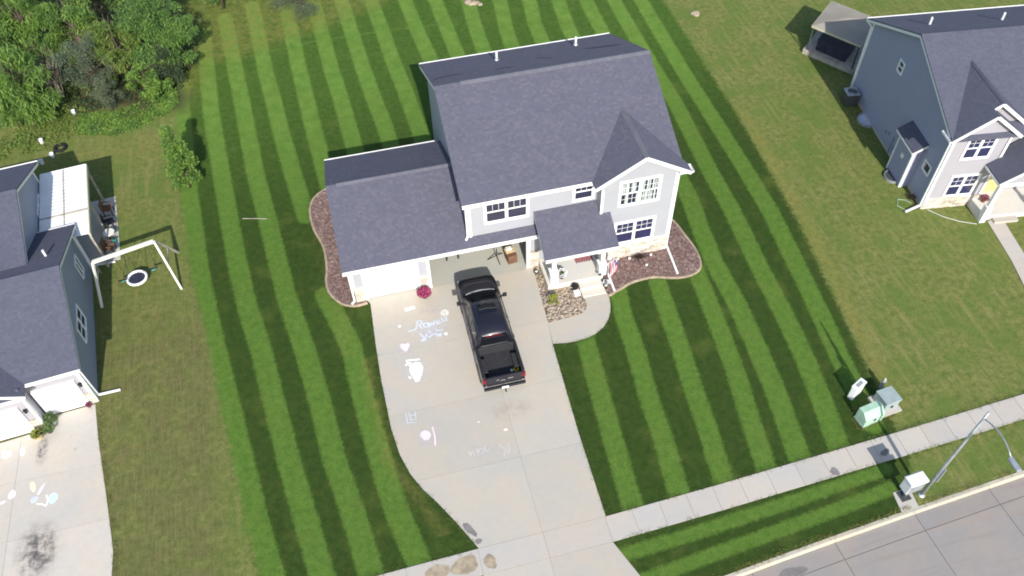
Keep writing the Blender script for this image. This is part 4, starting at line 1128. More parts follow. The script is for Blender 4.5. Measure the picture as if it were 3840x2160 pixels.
    tg = MB().box(-.815, .815, -3.04, -2.96, .62, 1.25).build('tailgate', pa, T, bevel=.018)
    MB().box(-.13, .13, -3.052, -3.041, 1.06, 1.13).build('handle', M['black'], tg)
    for x0, x1, z0 in ((-.36, -.24, .98), (-.16, .03, .90), (.16, .40, .96)):
        MB().box(x0, x1, -3.05, -3.041, z0, z0 + .07).build('badge', M['chrome'], tg)
    bp = MB().box(-.96, .96, -3.16, -3.03, .44, .60).build('rear_bumper', pa, T, bevel=.035)
    MB().box(-.15, .16, -3.172, -3.155, .45, .58).build('number_plate', M['white'], bp)
    MB().bar((0, -3.15, .40), (0, -3.34, .40), .06).build('tow_hitch', M['black'], bp)
    fb = MB().box(-.94, .94, 2.98, 3.16, .42, .66).build('front_bumper', M['dgrey'], T, bevel=.04)
    MB().box(-.48, .48, 3.02, 3.115, .70, .96).build('grille', M['black'], T, bevel=.015)
    MB().box(-.36, .36, -1.16, -1.12, 1.72, 1.765).build('brake_light', M['red'], T, bevel=.008)
    sheet('sunroof', [[(x_, y_, cab_z(x_, y_) + .012) for x_ in np.linspace(-.42, .42, 5)] for y_ in (.66, .36, .08)], M['carglass'])
    MB().tube([(x_, 2.02 - .13 * (x_ / .7) ** 2, cab_z(x_, 1.98 - .13 * (x_ / .7) ** 2) + .0) for x_ in np.linspace(-.7, .7, 9)], .022, 6).build('cowl_highlight', M['grey'], T)  # lighter grey strip painted in as the highlight at the windscreen base
    for s in (-.3, .25): MB().bar((s - .12, 1.93, 1.265), (s + .36, 1.72, 1.395), .018).build('wiper', M['black'], T)
    MB().tube([(.82, 1.98, 1.19), (.83, 1.97, 1.75)], .006, 5).build('aerial', M['black'], T)
    return T
build_truck()
# loose things lying in the truck bed
yr = MB().tube([(6.52 + .1 * math.cos(a), -6.42 + .085 * math.sin(a), .85) for a in np.linspace(0, 2 * math.pi, 16, endpoint=False)], .032, 8, closed=True).build('strap_coil', M['yellow'], smooth=True)
tag(yr, 'yellow coiled strap lying in the truck bed near the tailgate', 'strap')
cp = MB().lathe([(.05, 0), (.065, .12), (.06, .125), (.045, .01)], (6.3, -6.46, .80), 12).build('cup', M['white'])
tag(cp, 'white cup beside the yellow strap in the truck bed', 'cup')

# ------------------------------------------------------------------ beds around the house
def closed_band(pts, w, z0, z1):
    """kerb-like edging along an open polyline"""
    mb = MB(); vs = []; fs = []
    P = [Vector(p) for p in pts]
    for i, p in enumerate(P):
        t = (P[min(i + 1, len(P) - 1)] - P[max(i - 1, 0)]).normalized(); n = Vector((-t.y, t.x))
        for o, z in ((-w / 2, z0), (-w / 2, z1 - .03), (-w / 4, z1), (w / 4, z1), (w / 2, z1 - .03), (w / 2, z0)):
            q = p + n * o; vs.append((q.x, q.y, z))
    k = 6
    for i in range(len(P) - 1):
        for j in range(k - 1): fs.append((i * k + j, (i + 1) * k + j, (i + 1) * k + j + 1, i * k + j + 1))
    fs.append(tuple(range(k))); fs.append(tuple((len(P) - 1) * k + j for j in reversed(range(k))))
    return mb.add(vs, fs)
def smooth_line(pts, n=6):
    out = []
    P = [Vector(p) for p in pts]
    for i in range(len(P) - 1):
        p0, p1, p2, p3 = P[max(i - 1, 0)], P[i], P[i + 1], P[min(i + 2, len(P) - 1)]
        for k in range(n):
            t = k / n
            out.append(.5 * ((2 * p1) + (p2 - p0) * t + (2 * p0 - 5 * p1 + 4 * p2 - p3) * t * t + (3 * p1 - p0 - 3 * p2 + p3) * t ** 3))
    out.append(P[-1]); return [(p.x, p.y) for p in out]
def inside(p, poly):
    c = False
    for i in range(len(poly)):
        a, b = poly[i - 1], poly[i]
        if (a[1] > p[1]) != (b[1] > p[1]) and p[0] < a[0] + (b[0] - a[0]) * (p[1] - a[1]) / (b[1] - a[1]): c = not c
    return c
def scatter(poly, dens, seed):
    r = random.Random(seed); xs = [p[0] for p in poly]; ys = [p[1] for p in poly]
    n = int((max(xs) - min(xs)) * (max(ys) - min(ys)) * dens); out = []
    for _ in range(n):
        p = (r.uniform(min(xs), max(xs)), r.uniform(min(ys), max(ys)))
        if inside(p, poly): out.append(p)
    return out
def chips(name, poly, dens, seed, mat, label):
    r = random.Random(seed); mb = MB()
    for x, y in scatter(poly, dens, seed):
        a = r.uniform(0, 6.28); L = r.uniform(.03, .09); w = r.uniform(.012, .03); z = .05 + r.uniform(0, .03); t = r.uniform(-.4, .4)
        d = Vector((math.cos(a), math.sin(a), t * .5)); s = Vector((-math.sin(a), math.cos(a), r.uniform(-.5, .5)))
        c = Vector((x, y, z))
        p = [c - d * L - s * w, c + d * L - s * w, c + d * L + s * w, c - d * L + s * w]
        mb.add(p + [q + Vector((0, 0, -.02)) for q in p], [(0, 1, 2, 3), (0, 4, 5, 1), (1, 5, 6, 2), (2, 6, 7, 3), (3, 7, 4, 0)])
    o = mb.build(name, mat); tag(o, label, 'mulch', kind='stuff'); return o
edL = smooth_line([(.0, 8.5), (-.69, 8.44), (-1.35, 7.9), (-1.65, 7.03), (-1.59, 5.6), (-1.22, 4.1), (-1.2, 2.6), (-1.33, 1.69), (-1.22, .86), (-.76, .1), (-.3, -.18), (.1, -.25), (.5, -.2)])
edR = smooth_line([(16.1, 2.1), (16.99, 1.32), (17.25, .14), (17.42, -1.07), (17.3, -2.02), (16.96, -2.45), (16.36, -2.62), (15.56, -2.52), (14.62, -2.24), (13.6, -2.28), (12.95, -2.5), (12.3, -2.76), (12.16, -2.76)])
for ed, inner, lb in ((edL, [(.5, -.02), (-.01, -.02), (-.01, 8.4)], 'left'), (edR, [(12.2, -2.3), (12.2, -.6), (15.98, -.6), (15.98, 2.05)], 'right')):
    side = 'beside the single garage door' if lb == 'left' else 'in front of the right wing'
    e = closed_band(ed, .13, -.05, .085).build('garden_edging', M['edging']); tag(e, 'curving tan concrete edging of the mulch bed ' + side, 'edging')
    poly = ed + inner if lb == 'left' else ed + inner
    b0 = MB().prism([(x, y, .045) for x, y in poly], (0, 0, -.08)).build('mulch_bed', M['soil']); tag(b0, kind='structure')
    chips('mulch', poly, 420, 3 if lb == 'left' else 4, M['mulch'], 'brown bark mulch ' + side)
rock_poly = [(9.28, -.05), (9.05, -.1), (8.98, -1.0), (8.83, -3.62), (10.2, -3.56), (10.58, -3.48), (10.82, -3.25), (10.92, -2.98), (10.86, -2.64), (10.84, -1.78), (9.3, -1.78)]
rb = MB().prism([(x, y, .02) for x, y in rock_poly], (0, 0, -.06)).build('rock_bed', M['soil']); tag(rb, kind='structure')
def rocks():
    r = random.Random(11); mb = MB()
    ico = bmesh.new(); bmesh.ops.create_icosphere(ico, subdivisions=1, radius=1.0)
    V = [v.co.copy() for v in ico.verts]; F = [tuple(v.index for v in f.verts) for f in ico.faces]; ico.free()
    for x, y in scatter(rock_poly, 420, 12):
        s = r.choice((.025, .03, .035, .04, .05, .07)); sx, sy, sz = s * r.uniform(.8, 1.5), s * r.uniform(.8, 1.3), s * r.uniform(.5, .8)
        rot = Matrix.Rotation(r.uniform(0, 6.28), 3, 'Z') @ Matrix.Rotation(r.uniform(-.4, .4), 3, 'X')
        mb.add([Vector((x, y, .03 + sz * .6)) + rot @ Vector((v.x * sx * r.uniform(.88, 1.1), v.y * sy * r.uniform(.88, 1.1), v.z * sz)) for v in V], F)
    o = mb.build('river_rocks', M['rock'], smooth=False); tag(o, 'tan river rocks covering the bed between driveway and porch', 'rocks', kind='stuff')
rocks()

# ------------------------------------------------------------------ plants
def leaf_cloud(mb, pts, size, r, droop=0.0, narrow=1.0):
    """small folded leaves, one free quad each"""
    for c, out in pts:
        c = Vector(c); a = r.uniform(0, 6.283)
        d = Vector((math.cos(a), math.sin(a), r.uniform(-.7, .5) - droop)).normalized()
        d = (d + out * .6).normalized()
        s = d.cross(Vector((0, 0, 1)) + Vector((r.uniform(-.5, .5), r.uniform(-.5, .5), 0)))
        if s.length < 1e-3: continue
        s.normalize(); L = size * r.uniform(.7, 1.4); w = L * .42 * narrow
        nrm = s.cross(d)
        mb.add([c - d * L * .5, c + s * w * .5 + nrm * w * .12, c + d * L * .5, c - s * w * .5 + nrm * w * .12], [(0, 1, 2, 3)])

def make_tree(name, x, y, h, rad, mat, seed, label, cat='tree', group=None, leaves=3500, size=.16, droop=0.0, narrow=1.0, trunk=.11, base=.25, z=0.0, lean=(0, 0), clumps=None, flat=1.0, cone=0.0):
    r = random.Random(seed)
    T = empty(name, (x, y, z), 0, label, cat, group)
    top = Vector((lean[0], lean[1], h))
    cz = h * (base + 1) / 2; crz = h * (1 - base) / 2 * flat
    tb = MB(); P = [Vector((0, 0, -.1)), Vector((lean[0] * .2 + r.uniform(-.05, .05), lean[1] * .2, h * .3)), Vector((lean[0] * .6, lean[1] * .6 + r.uniform(-.1, .1), h * .62)), top * .95]
    tb.tube(P, [trunk, trunk * .8, trunk * .5, trunk * .12], 7)
    tb.build('trunk', M['bark'], T, smooth=True)
    nc = clumps or int(16 + rad * 9)
    lb = MB(); limb = MB()
    cl = []
    for i in range(nc):
        for _ in range(30):
            p = Vector((r.uniform(-1, 1), r.uniform(-1, 1), r.uniform(-1, 1)))
            if .15 < p.length < 1: break
        zz = p.z
        wid = 1 - max(0, zz) * .45 if not cone else 1.12 - cone * (zz + 1) / 2
        c = Vector((p.x * rad * wid + lean[0] * .8, p.y * rad * wid + lean[1] * .8, cz + zz * crz))
        cr = rad * r.uniform(.18, .36)
        cl.append((c, cr, p.normalized()))
    tot = sum(c[1] ** 2 for c in cl)
    for c, cr, out in cl:
        n = int(leaves * cr * cr / tot)
        pts = []
        for _ in range(n):
            q = Vector((r.gauss(0, 1), r.gauss(0, 1), r.gauss(0, 1)))
            q = q.normalized() * (r.random() ** .45)
            pts.append((c + Vector((q.x * cr, q.y * cr, q.z * cr * .8)), (out * .4 + q * .6)))
        leaf_cloud(lb, pts, size, r, droop, narrow)
        t0 = P[1].lerp(P[2], r.uniform(0, 1)) if c.z > h * .45 else P[1] * r.uniform(.6, 1)
        mid = t0.lerp(c, .5) + Vector((r.uniform(-.1, .1), r.uniform(-.1, .1), r.uniform(-.05, .15)))
        limb.tube([t0, mid, c], [trunk * .35, trunk * .2, trunk * .07], 4, cap=False)
    limb.build('limbs', M['bark'], T)
    lb.build('crown', M[mat], T)
    return T

WG = 'trees and shrubs of the wood in the back left corner'
trees = [
 ('broadleaf_tree', -17.0, 24.4, 6.2, 2.6, 'leafA', 'light green feathery tree in the top left corner of the wood', 8000, .34, .8, .34),
 ('broadleaf_tree', -14.2, 24.2, 5.6, 2.0, 'leafA', 'light green tree second from the left along the top of the wood', 5500, .34, .8, .34),
 ('broadleaf_tree', -9.5, 22.6, 5.2, 2.3, 'leafB', 'broad mid green tree at the right front of the wood', 6500, .28, .6, .42),
 ('broadleaf_tree', -8.0, 22.0, 5.0, 1.35, 'leafB', 'small rounded tree at the outer right edge of the wood beside the lawn', 3400, .24, .4, .5),
 ('broadleaf_tree', -11.5, 21.4, 4.5, 1.7, 'leafY', 'yellow green tree in the middle of the wood', 4300, .30, .7, .36),
 ('conifer_tree', -13.4, 20.6, 4.2, 1.8, 'leafC', 'grey green bushy evergreen in the middle of the wood', 6500, .15, .1, .45),
 ('broadleaf_tree', -17.2, 19.0, 4.6, 2.2, 'leafA', 'bright green tree at the left edge of the wood behind the neighbour house', 6500, .36, .9, .34),
 ('weeping_shrub', -16.9, 18.2, 3.0, 1.2, 'leafA', 'bright green drooping shrub nearest the neighbour house', 3000, .40, 1.3, .26),
 ('leafy_shrub', -10.2, 19.5, 2.5, 1.25, 'leafA', 'glossy bright green broadleaf shrub at the front of the wood', 2600, .24, .1, .8),
 ('leafy_shrub', -8.9, 20.8, 2.6, 1.2, 'leafD', 'dark green shrub in front of the right edge of the wood', 3600, .16, .1, .8),
 ('conifer_shrub', -12.6, 18.9, 2.4, 1.0, 'leafC', 'small bluish evergreen shrub at the front of the wood', 3200, .13, .1, .4),
 ('broadleaf_tree', -5.6, 28.6, 5.0, 2.2, 'leafB', 'green tree cut by the top edge right of the wood', 5500, .20, .3, .6),
 ('broadleaf_tree', -10.2, 26.6, 6.4, 2.5, 'leafB', 'dark tree behind the right front of the wood', 6500, .22, .3, .6),
 ('broadleaf_tree', -13.2, 28.2, 6.2, 2.5, 'leafD', 'dark tree at the very back of the wood', 5500, .22, .3, .6),
 ('broadleaf_tree', -20.3, 22.4, 6.2, 2.4, 'leafB', 'green tree at the far left frame edge of the wood', 6000, .22, .4, .6),
 ('broadleaf_tree', -18.6, 29.4, 6.8, 2.6, 'leafA', 'tall light tree in the far back corner of the wood', 6000, .22, .4, .55),
]
for i, (nm, x, y, h, rad, mt_, lb, n, sz, dr_, nr) in enumerate(trees):
    sh = 'shrub' in nm
    make_tree(nm, x, y, h, rad, mt_, 40 + i, lb, 'shrub' if sh else 'tree', WG, n, sz, dr_, nr, trunk=.05 if sh else .10, base=.02 if sh else .12)
make_tree('spreading_juniper', -.5, 27.4, 1.3, 1.9, 'leafC', 77, 'low spreading dark teal juniper at the top edge of the yard', 'shrub', None, 5000, .14, .1, .4, trunk=.05, base=.0, flat=1.0)
make_tree('young_tree', -8.0, 10.6, 4.4, 1.0, 'leafA', 78, 'young green tree standing alone at the lawn edge below the wood', 'tree', None, 5600, .20, .1, .85, trunk=.05, base=.02, clumps=80, cone=.95)
# weeds and ground cover in front of the wood
def weeds(poly, n, seed, mat, label, hmax=.35, size=.13):
    r = random.Random(seed); mb = MB(); pts = []
    xs = [p[0] for p in poly]; ys = [p[1] for p in poly]
    while len(pts) < n:
        p = (r.uniform(min(xs), max(xs)), r.uniform(min(ys), max(ys)))
        if inside(p, poly) and float(vnoise(np.array([p[0]]), np.array([p[1]]), .9, 33)[0]) + .45 * r.random() > .55:
            hh = hmax * (.35 + .65 * float(vnoise(np.array([p[0]]), np.array([p[1]]), .7, 21)[0]))
            pts.append(((p[0], p[1], r.uniform(.02, hh)), Vector((0, 0, .6))))
    leaf_cloud(mb, pts, size, r)
    o = mb.build('weeds', M[mat]); tag(o, label, 'weeds', kind='stuff'); return o
weeds([(-14.6, 17.0), (-12.3, 16.3), (-9.6, 17.2), (-8.6, 18.6), (-8.8, 20), (-10.5, 19.6), (-12, 18.6), (-14.4, 19.0)], 6500, 5, 'leafA', 'pale green weeds spreading in front of the wood', .26, .15)
weeds([(-22, 15.4), (-17.5, 15.9), (-15.2, 16.2), (-14, 18), (-14, 22), (-22, 24)], 4500, 6, 'leafY', 'rough undergrowth below the trees behind the neighbour house', .35, .16)
weeds([(-14, 19), (-8.6, 19.6), (-7.4, 22), (-7, 28), (-22, 30), (-22, 22)], 9000, 7, 'leafD', 'dark undergrowth on the wood floor', .6, .16)

# bare brush between the crowns
def brush(x, y, h, w, seed, label):
    B = empty('bare_brush', (x, y, 0), 0, label, 'brush', 'bare brush in the wood'); r = random.Random(seed); mb = MB()
    for i in range(70):
        a = r.uniform(0, 6.28); L = w * r.uniform(.4, 1)
        p0 = Vector((r.uniform(-.3, .3), r.uniform(-.3, .3), 0)); p2 = Vector((L * math.cos(a), L * math.sin(a), h * r.uniform(.6, 1.05)))
        mb.tube([p0, p0.lerp(p2, .5) + Vector((r.uniform(-.2, .2), r.uniform(-.2, .2), .2)), p2], [.03, .02, .008], 4, cap=False)
    tag(mb.build('twigs', M['twig'], B), kind='stuff')
brush(-12.7, 23.2, 3.6, 1.3, 1, 'grey brown bare brush between the crowns at the top of the wood')
brush(-15.9, 21.2, 3.0, 1.1, 2, 'grey brown bare brush between the crowns at the left of the wood')
brush(-9.9, 20.9, 2.6, .9, 3, 'grey brown bare brush behind the glossy shrub')
# ------------------------------------------------------------------ left neighbour house
LN = empty('neighbour_house', (-12.13, -2.73, 0), .10, 'grey sided house with two white garage doors cut by the left frame edge', 'house')
ov = .29; LH, LYM, LHM, LYB = 2.85, 4.17, 4.75, 8.54
lsl = (LHM - LH) / (LYM + ov)
lz = lambda y: LH + lsl * (y + ov) if y < LYM else LHM - (LHM - LH) / (LYB + ov - LYM) * (y - LYM)
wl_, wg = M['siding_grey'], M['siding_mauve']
wall_poly(LN, [(0, .15, 0), (0, LYB, 0), (0, LYB, lz(LYB) - .07), (0, LYM, LHM - .07), (0, .15, lz(.15) - .07)], (-.15, 0, 0), wl_)
wall_poly(LN, [(-2.2, 0, 0), (0, 0, 0), (0, 0, 2.8), (-2.2, 0, 2.8)], (0, .15, 0), wg)
wall_poly(LN, [(-2.2, -.6, 0), (-2.2, 0, 0), (-2.2, 0, 2.8), (-2.2, -.6, 2.8)], (-.15, 0, 0), wg)
wall_poly(LN, [(-8, -.6, 0), (-2.2, -.6, 0), (-2.2, -.6, 2.78), (-8, -.6, 2.78)], (0, .15, 0), wg)
wall_poly(LN, [(-9, LYB, 0), (0, LYB, 0), (0, LYB, 2.5), (-9, LYB, 2.5)], (0, -.15, 0), wl_)
slope(LN, [(-13, -ov, LH), (ov, -ov, LH), (ov, LYM, LHM), (-13, LYM, LHM)], 'shingle2', seed=21)
slope(LN, [(ov, LYB + ov, LH), (-13, LYB + ov, LH), (-13, LYM, LHM), (ov, LYM, LHM)], 'shingle2', seed=22)
ridge_caps(LN, (-13, LYM, LHM), (ov, LYM, LHM), mat='shingle2')
# front gable over the second garage door and the pent strip below it
gz = lambda x: LH + .5 * min(-1.95 - x, x + 7.4)
yb_ = lambda z: (z - LH) / lsl - ov
pk = -4.675
slope(LN, [(-1.95, -.95, LH), (-1.95, -ov, LH + .003), (pk, yb_(gz(pk)), gz(pk) + .003), (pk, -.95, gz(pk))], 'shingle2', seed=23)
slope(LN, [(-7.4, -.95, LH), (pk, -.95, gz(pk)), (pk, yb_(gz(pk)), gz(pk) + .003), (-7.4, -ov, LH + .003)], 'shingle2', seed=24)
wall_poly(LN, [(-7.0, -.6, 2.78), (-2.25, -.6, 2.78), (pk, -.6, gz(pk) - .17)], (0, .12, 0), wg)
slope(LN, [(-7.3, -.93, 2.83), (-2.1, -.93, 2.83), (-2.1, -.605, 3.02), (-7.3, -.605, 3.02)], 'shingle2', seed=25, thick=.08)
def lf(a, b, **k): fascia(a, b, parent=LN, **k)
lf((-1.93, -.965, LH + .05), (pk, -.965, gz(pk) + .05), h=.14); lf((-7.4, -.965, LH + .05), (pk, -.965, gz(pk) + .05), h=.14)
gutter((-2.0, -ov - .01, LH), (ov, -ov - .01, LH), (0, -1, 0), LN, w=.1, h=.1); gutter((-7.3, -.94, 2.83), (-2.08, -.94, 2.83), (0, -1, 0), LN, w=.1, h=.09)
gutter((-4, LYB + ov + .01, LH), (ov, LYB + ov + .01, LH), (0, 1, 0), LN, w=.1, h=.1)
lf((ov - .02, -ov, LH), (ov - .02, LYM, LHM), mat='cream', h=.13); lf((ov - .02, LYB + ov, LH), (ov - .02, LYM, LHM), mat='cream', h=.13)
for a in ((-.12, .03, -.035, -.001, 0, 2.78), (.001, .03, -.03, .12, 0, 2.78), (-2.31, -2.17, -.64, -.601, 0, 2.75), (-2.199, -2.17, -.64, -.5, 0, 2.75)):
    MB().box(*a).build('corner_board', M['cream'] if a[0] == .001 else M['white'], LN)
MB().box(.001, .028, LYB - .12, LYB + .03, 0, 2.6).build('corner_board', M['white'], LN)
for x0, x1, y in ((-2.04, -.40, 0), (-4.5, -2.72, -.6)):
    garage_door(LN, (0, y - .10, 0), x0, x1, 1.82, cols=4)
    for a in ((x0 - .08, x0, y - .09, y - .001, 0, 1.9), (x1, x1 + .08, y - .09, y - .001, 0, 1.9), (x0, x1, y - .09, y - .001, 1.82, 1.9)):
        MB().box(*a).build('door_casing', M['white'], LN)
stone_field(LN, (0, 0, 0), '-Y', -.32, 0, 0, .8, 31, .04); stone_field(LN, (0, -.6, 0), '-Y', -2.64, -2.31, 0, .8, 32, .04)
for x, y in ((-.18, -.03), (-2.45, -.63)):
    lm = MB().box(x - .05, x + .05, y - .12, y, 1.45, 1.62).build('wall_lantern', M['black'], LN, bevel=.01, seg=1)
    MB().box(x - .07, x + .07, y - .14, y + .0, 1.62, 1.65).build('lantern_cap', M['black'], lm)
window(LN, (0, 0, 0), '+X', 6.64, 7.42, 1.18, 2.26, 2, 1, 1, .06, sashes=1)
window(LN, (0, 0, 0), '+X', 2.5, 4.1, 1.18, 2.28, 2, 1, 1, .07)
downspout(LN, [(.06, LYB + .3, 2.7), (.06, LYB + .04, 2.45), (.06, LYB + .04, .1), (1.2, LYB - .05, .07)], w=.08)
downspout(LN, [(.05, -.3, 2.72), (.05, .1, 2.5), (.05, .25, .12), (1.0, .22, .08)], w=.09)
vp = MB().lathe([(.055, -.1), (.055, .36), (.05, .38)], (-.5, 5.65, lz(5.65)), 10).build('vent_pipe', M['white'], LN)
# rear block, higher
X1 = -1.5
ap, fr, bk = (9.05, 5.53), (3.4, 3.78), (13.05, 3.66)
wall_poly(LN, [(X1, fr[0], 0), (X1, bk[0], 0), (X1, bk[0], bk[1] - .02), (X1, ap[0], ap[1] - .07), (X1, fr[0], fr[1] - .07)], (-.15, 0, 0), wl_)
wall_poly(LN, [(-9, bk[0], 0), (X1, bk[0], 0), (X1, bk[0], bk[1] - .1), (-9, bk[0], bk[1] - .1)], (0, -.15, 0), wl_)
RX = X1 + .26
slope(LN, [(-13, fr[0], fr[1]), (RX, fr[0], fr[1]), (RX, ap[0], ap[1]), (-13, ap[0], ap[1])], 'shingle2', seed=26)
slope(LN, [(RX, 13.7, 3.36), (-13, 13.7, 3.36), (-13, ap[0], ap[1]), (RX, ap[0], ap[1])], 'shingle2', seed=27)
ridge_caps(LN, (-13, ap[0], ap[1]), (RX, ap[0], ap[1]), mat='shingle2', drop=.4)
gutter((-13, 13.71, 3.36), (RX, 13.71, 3.36), (0, 1, 0), LN)
lf((RX - .02, fr[0] + 1.5, fr[1] + .46), (RX - .02, ap[0], ap[1]), mat='cream', h=.13); lf((RX - .02, 13.7, 3.36), (RX - .02, ap[0], ap[1]), mat='cream', h=.13)
window(LN, (X1, 0, 0), '+X', 10.3, 11.95, 1.5, 2.75, 2, 1, 1, .07)
MB().box(X1 + .001, X1 + .03, bk[0] - .12, bk[0] + .02, 0, 3.4).build('corner_board', M['white'], LN)

def lw(x, y, z=0.0):    # left neighbour local -> world
    c_, s_ = math.cos(.10), math.sin(.10)
    return (-12.13 + x * c_ - y * s_, -2.73 + x * s_ + y * c_, z)
# patio with its white roof
PT = empty('patio_cover', lw(0, 0), .10, 'white corrugated patio roof on posts beside the left neighbour house', 'patio cover')
x0, x1, y0, y1, zc = -1.42, .88, 8.2, 13.5, 2.52
for a, b in ((x0, (x0 + x1) / 2 - .02), ((x0 + x1) / 2 + .04, x1)):
    for c_, d_ in ((y0, 9.95), (10.03, y1)):
        mb = MB(); n = 26
        vs = []; fs = []
        for i in range(n + 1):
            y = c_ + (d_ - c_) * i / n; zz = .02 * (i % 2)
            vs += [(a, y, zc + .14 + zz - .03 * (a - x0)), (b, y, zc + .14 + zz - .03 * (b - x0))]
        for i in range(n): fs.append((2 * i, 2 * i + 1, 2 * i + 3, 2 * i + 2))
        mb.add(vs, fs).build('roof_panel', M['white'], PT)
for a in ((x0, x1, 9.95, 10.03, zc, zc + .155), ((x0 + x1) / 2 - .02, (x0 + x1) / 2 + .04, y0, y1, zc - .02, zc + .15)):
    MB().box(*a).build('roof_bar', M['wood'], PT)
MB().box(x1, x1 + .05, y0 - .03, y1 + .03, zc - .08, zc + .14).build('edge_board', M['tarp2'], PT); MB().box(x0, x1, y1, y1 + .05, zc - .08, zc + .14).build('edge_board', M['white'], PT)
for y in (8.35, 10.9, 13.4): MB().box(x1 - .1, x1, y - .05, y + .05, 0, zc + .03).build('post', M['wood'], PT)
ps = MB().box(-1.4, 1.45, 8.65, 13.6, -.1, .03).build('patio_slab', M['old_concrete'], loc=lw(0, 0), rz=.10); tag(ps, kind='structure')
def chair(x, y, rz, mat, label, z=.03, s=1.0, group='chairs on the left patio'):
    C_ = empty('patio_chair', lw(x, y, z), rz, label, 'chair', group)
    MB().box(-.25 * s, .25 * s, -.25 * s, .25 * s, .38 * s, .44 * s).build('seat', M[mat], C_, bevel=.01, seg=1)
    MB().box(-.25 * s, .25 * s, .21 * s, .26 * s, .44 * s, .9 * s).build('backrest', M[mat], C_, bevel=.01, seg=1)
    for a in (-1, 1):
        for b in (-1, 1): MB().box(a * .22 * s - .02, a * .22 * s + .02, b * .21 * s - .02, b * .21 * s + .02, 0, .38 * s).build('leg', M['black'], C_)
        MB().box(a * .25 * s - .025, a * .25 * s + .025, -.22 * s, .24 * s, .6 * s, .63 * s).build('armrest', M[mat], C_)
    return C_
chair(1.1, 12.3, 1.5, 'brown', 'brown chair at the far end of the left patio')
chair(1.12, 11.2, 1.7, 'black', 'black chair in the middle of the left patio edge')
chair(1.05, 9.3, 1.4, 'brown', 'brown chair at the near end of the left patio')
tb_ = empty('side_table', lw(1.1, 10.3, .03), .1, 'pale round side table between the patio chairs', 'table')
MB().lathe([(.3, .46), (.3, .5), (.29, .505)], (0, 0, 0), 16).build('table_top', M['cream'], tb_); MB().lathe([(.16, 0), (.03, .03), (.03, .46)], (0, 0, 0), 10).build('pedestal', M['black'], tb_)
def pot_plant(loc, r, h, potmat, leafmat, label, n=260, size=.09, cat='potted plant', name='potted_plant', seed=1, ball=None, petals=None):
    P_ = empty(name, loc, 0, label, cat)
    MB().lathe([(r * .7, 0), (r, h), (r * 1.04, h), (r * .9, h - .02)], (0, 0, 0), 14).build('pot', M[potmat], P_)
    rr = random.Random(seed); mb = MB(); pts = []
    br = ball or r * 1.3
    for _ in range(n):
        q = Vector((rr.gauss(0, 1), rr.gauss(0, 1), abs(rr.gauss(0, 1)))).normalized() * br * rr.random() ** .3
        pts.append((Vector((q.x, q.y, h + q.z * .9)), q.normalized()))
    leaf_cloud(mb, pts, size, rr, 0, 1.1)
    mb.build('foliage', M[leafmat], P_)
    if petals:
        mb = MB(); pts = []
        for _ in range(petals[1]):
            q = Vector((rr.gauss(0, 1), rr.gauss(0, 1), abs(rr.gauss(0, 1)) + .2)).normalized() * br * 1.04
            pts.append((Vector((q.x, q.y, h + q.z * .9)), q.normalized()))
        leaf_cloud(mb, pts, petals[2], rr, 0, 2.0)
        tag(mb.build('flowers', M[petals[0]], P_), kind='stuff')
    return P_
pot_plant(lw(1.25, 9.95, .03), .13, .25, 'teal', 'green', 'small plant in a teal pot on the left patio', 60, .07, seed=3)
# things by the neighbour's garage doors
pot_plant(lw(-1.95, -.55, DZ), .17, .3, 'white', 'green', 'leafy green plant in a white pot between the neighbour garage doors', 320, .12, seed=4, ball=.34)
pot_plant(lw(-2.05, -.95, DZ), .16, .26, 'dgrey', 'green', 'leafy green plant in a dark pot nearer the neighbour drive', 260, .12, seed=5, ball=.28)
pot_plant(lw(-2.5, -1.1, DZ), .2, .3, 'tan', 'dead', 'brown wilted plant in a tan barrel by the left neighbour door', 160, .12, seed=6, ball=.24, petals=('ybush', 60, .1))
pot_plant(lw(-.38, -.2, DZ), .1, .16, 'dgrey', 'dead', 'tiny dark red flowering pot at the right end of the neighbour garage', 60, .07, seed=7, ball=.13, petals=('mag', 50, .05))

# ------------------------------------------------------------------ swing set and saucer swing
SW = empty('swing_set', (-10.5, 4.15, 0), 0, 'pale wooden A-frame swing set between the left neighbour house and the lawn', 'swing set')
def rel(p, o=(-10.5, 4.15, 0)): return (p[0] - o[0], p[1] - o[1], p[2] - o[2])
A, B = (-11.93, 3.8, 2.3), (-9.1, 4.47, 2.3)
MB().bar(rel(A), rel(B), .13, .16).build('top_beam', M['cream'], SW)
for p, q, m_ in ((A, (-12.3, 2.9, 0), 'cream'), (A, (-12.5, 5.3, 0), 'wood'), (B, (-8.46, 3.1, 0), 'cream'), (B, (-8.62, 5.7, 0), 'wood')):
    MB().bar(rel(p), rel(q), .09, .11).build('leg', M[m_], SW)
MB().bar(rel((-8.79, 3.75, 1.05)), rel((-8.83, 5.15, 1.05)), .06, .1).build('cross_brace', M['wood'], SW); MB().bar(rel((-12.12, 3.33, 1.1)), rel((-12.2, 4.6, 1.1)), .06, .1).build('cross_brace', M['wood'], SW)
for t, z in ((.27, .5), (.8, .55)):
    cxy = Vector(A).lerp(Vector(B), t)
    st_ = MB().add([rel((cxy.x - .2, cxy.y - .1 + .02 * k, z + .02 * (k - 2) ** 2)) for k in range(5)] + [rel((cxy.x + .2, cxy.y - .1 + .02 * k + .06, z + .02 * (k - 2) ** 2)) for k in range(5)], [(k, k + 1, k + 6, k + 5) for k in range(4)]).build('swing_seat', M['black'], SW)
    for s in (-.2, .2): MB().tube([rel((cxy.x + s, cxy.y, z + .04)), rel((cxy.x + s, cxy.y, 2.25))], .009, 5).build('rope', M['black'], SW)
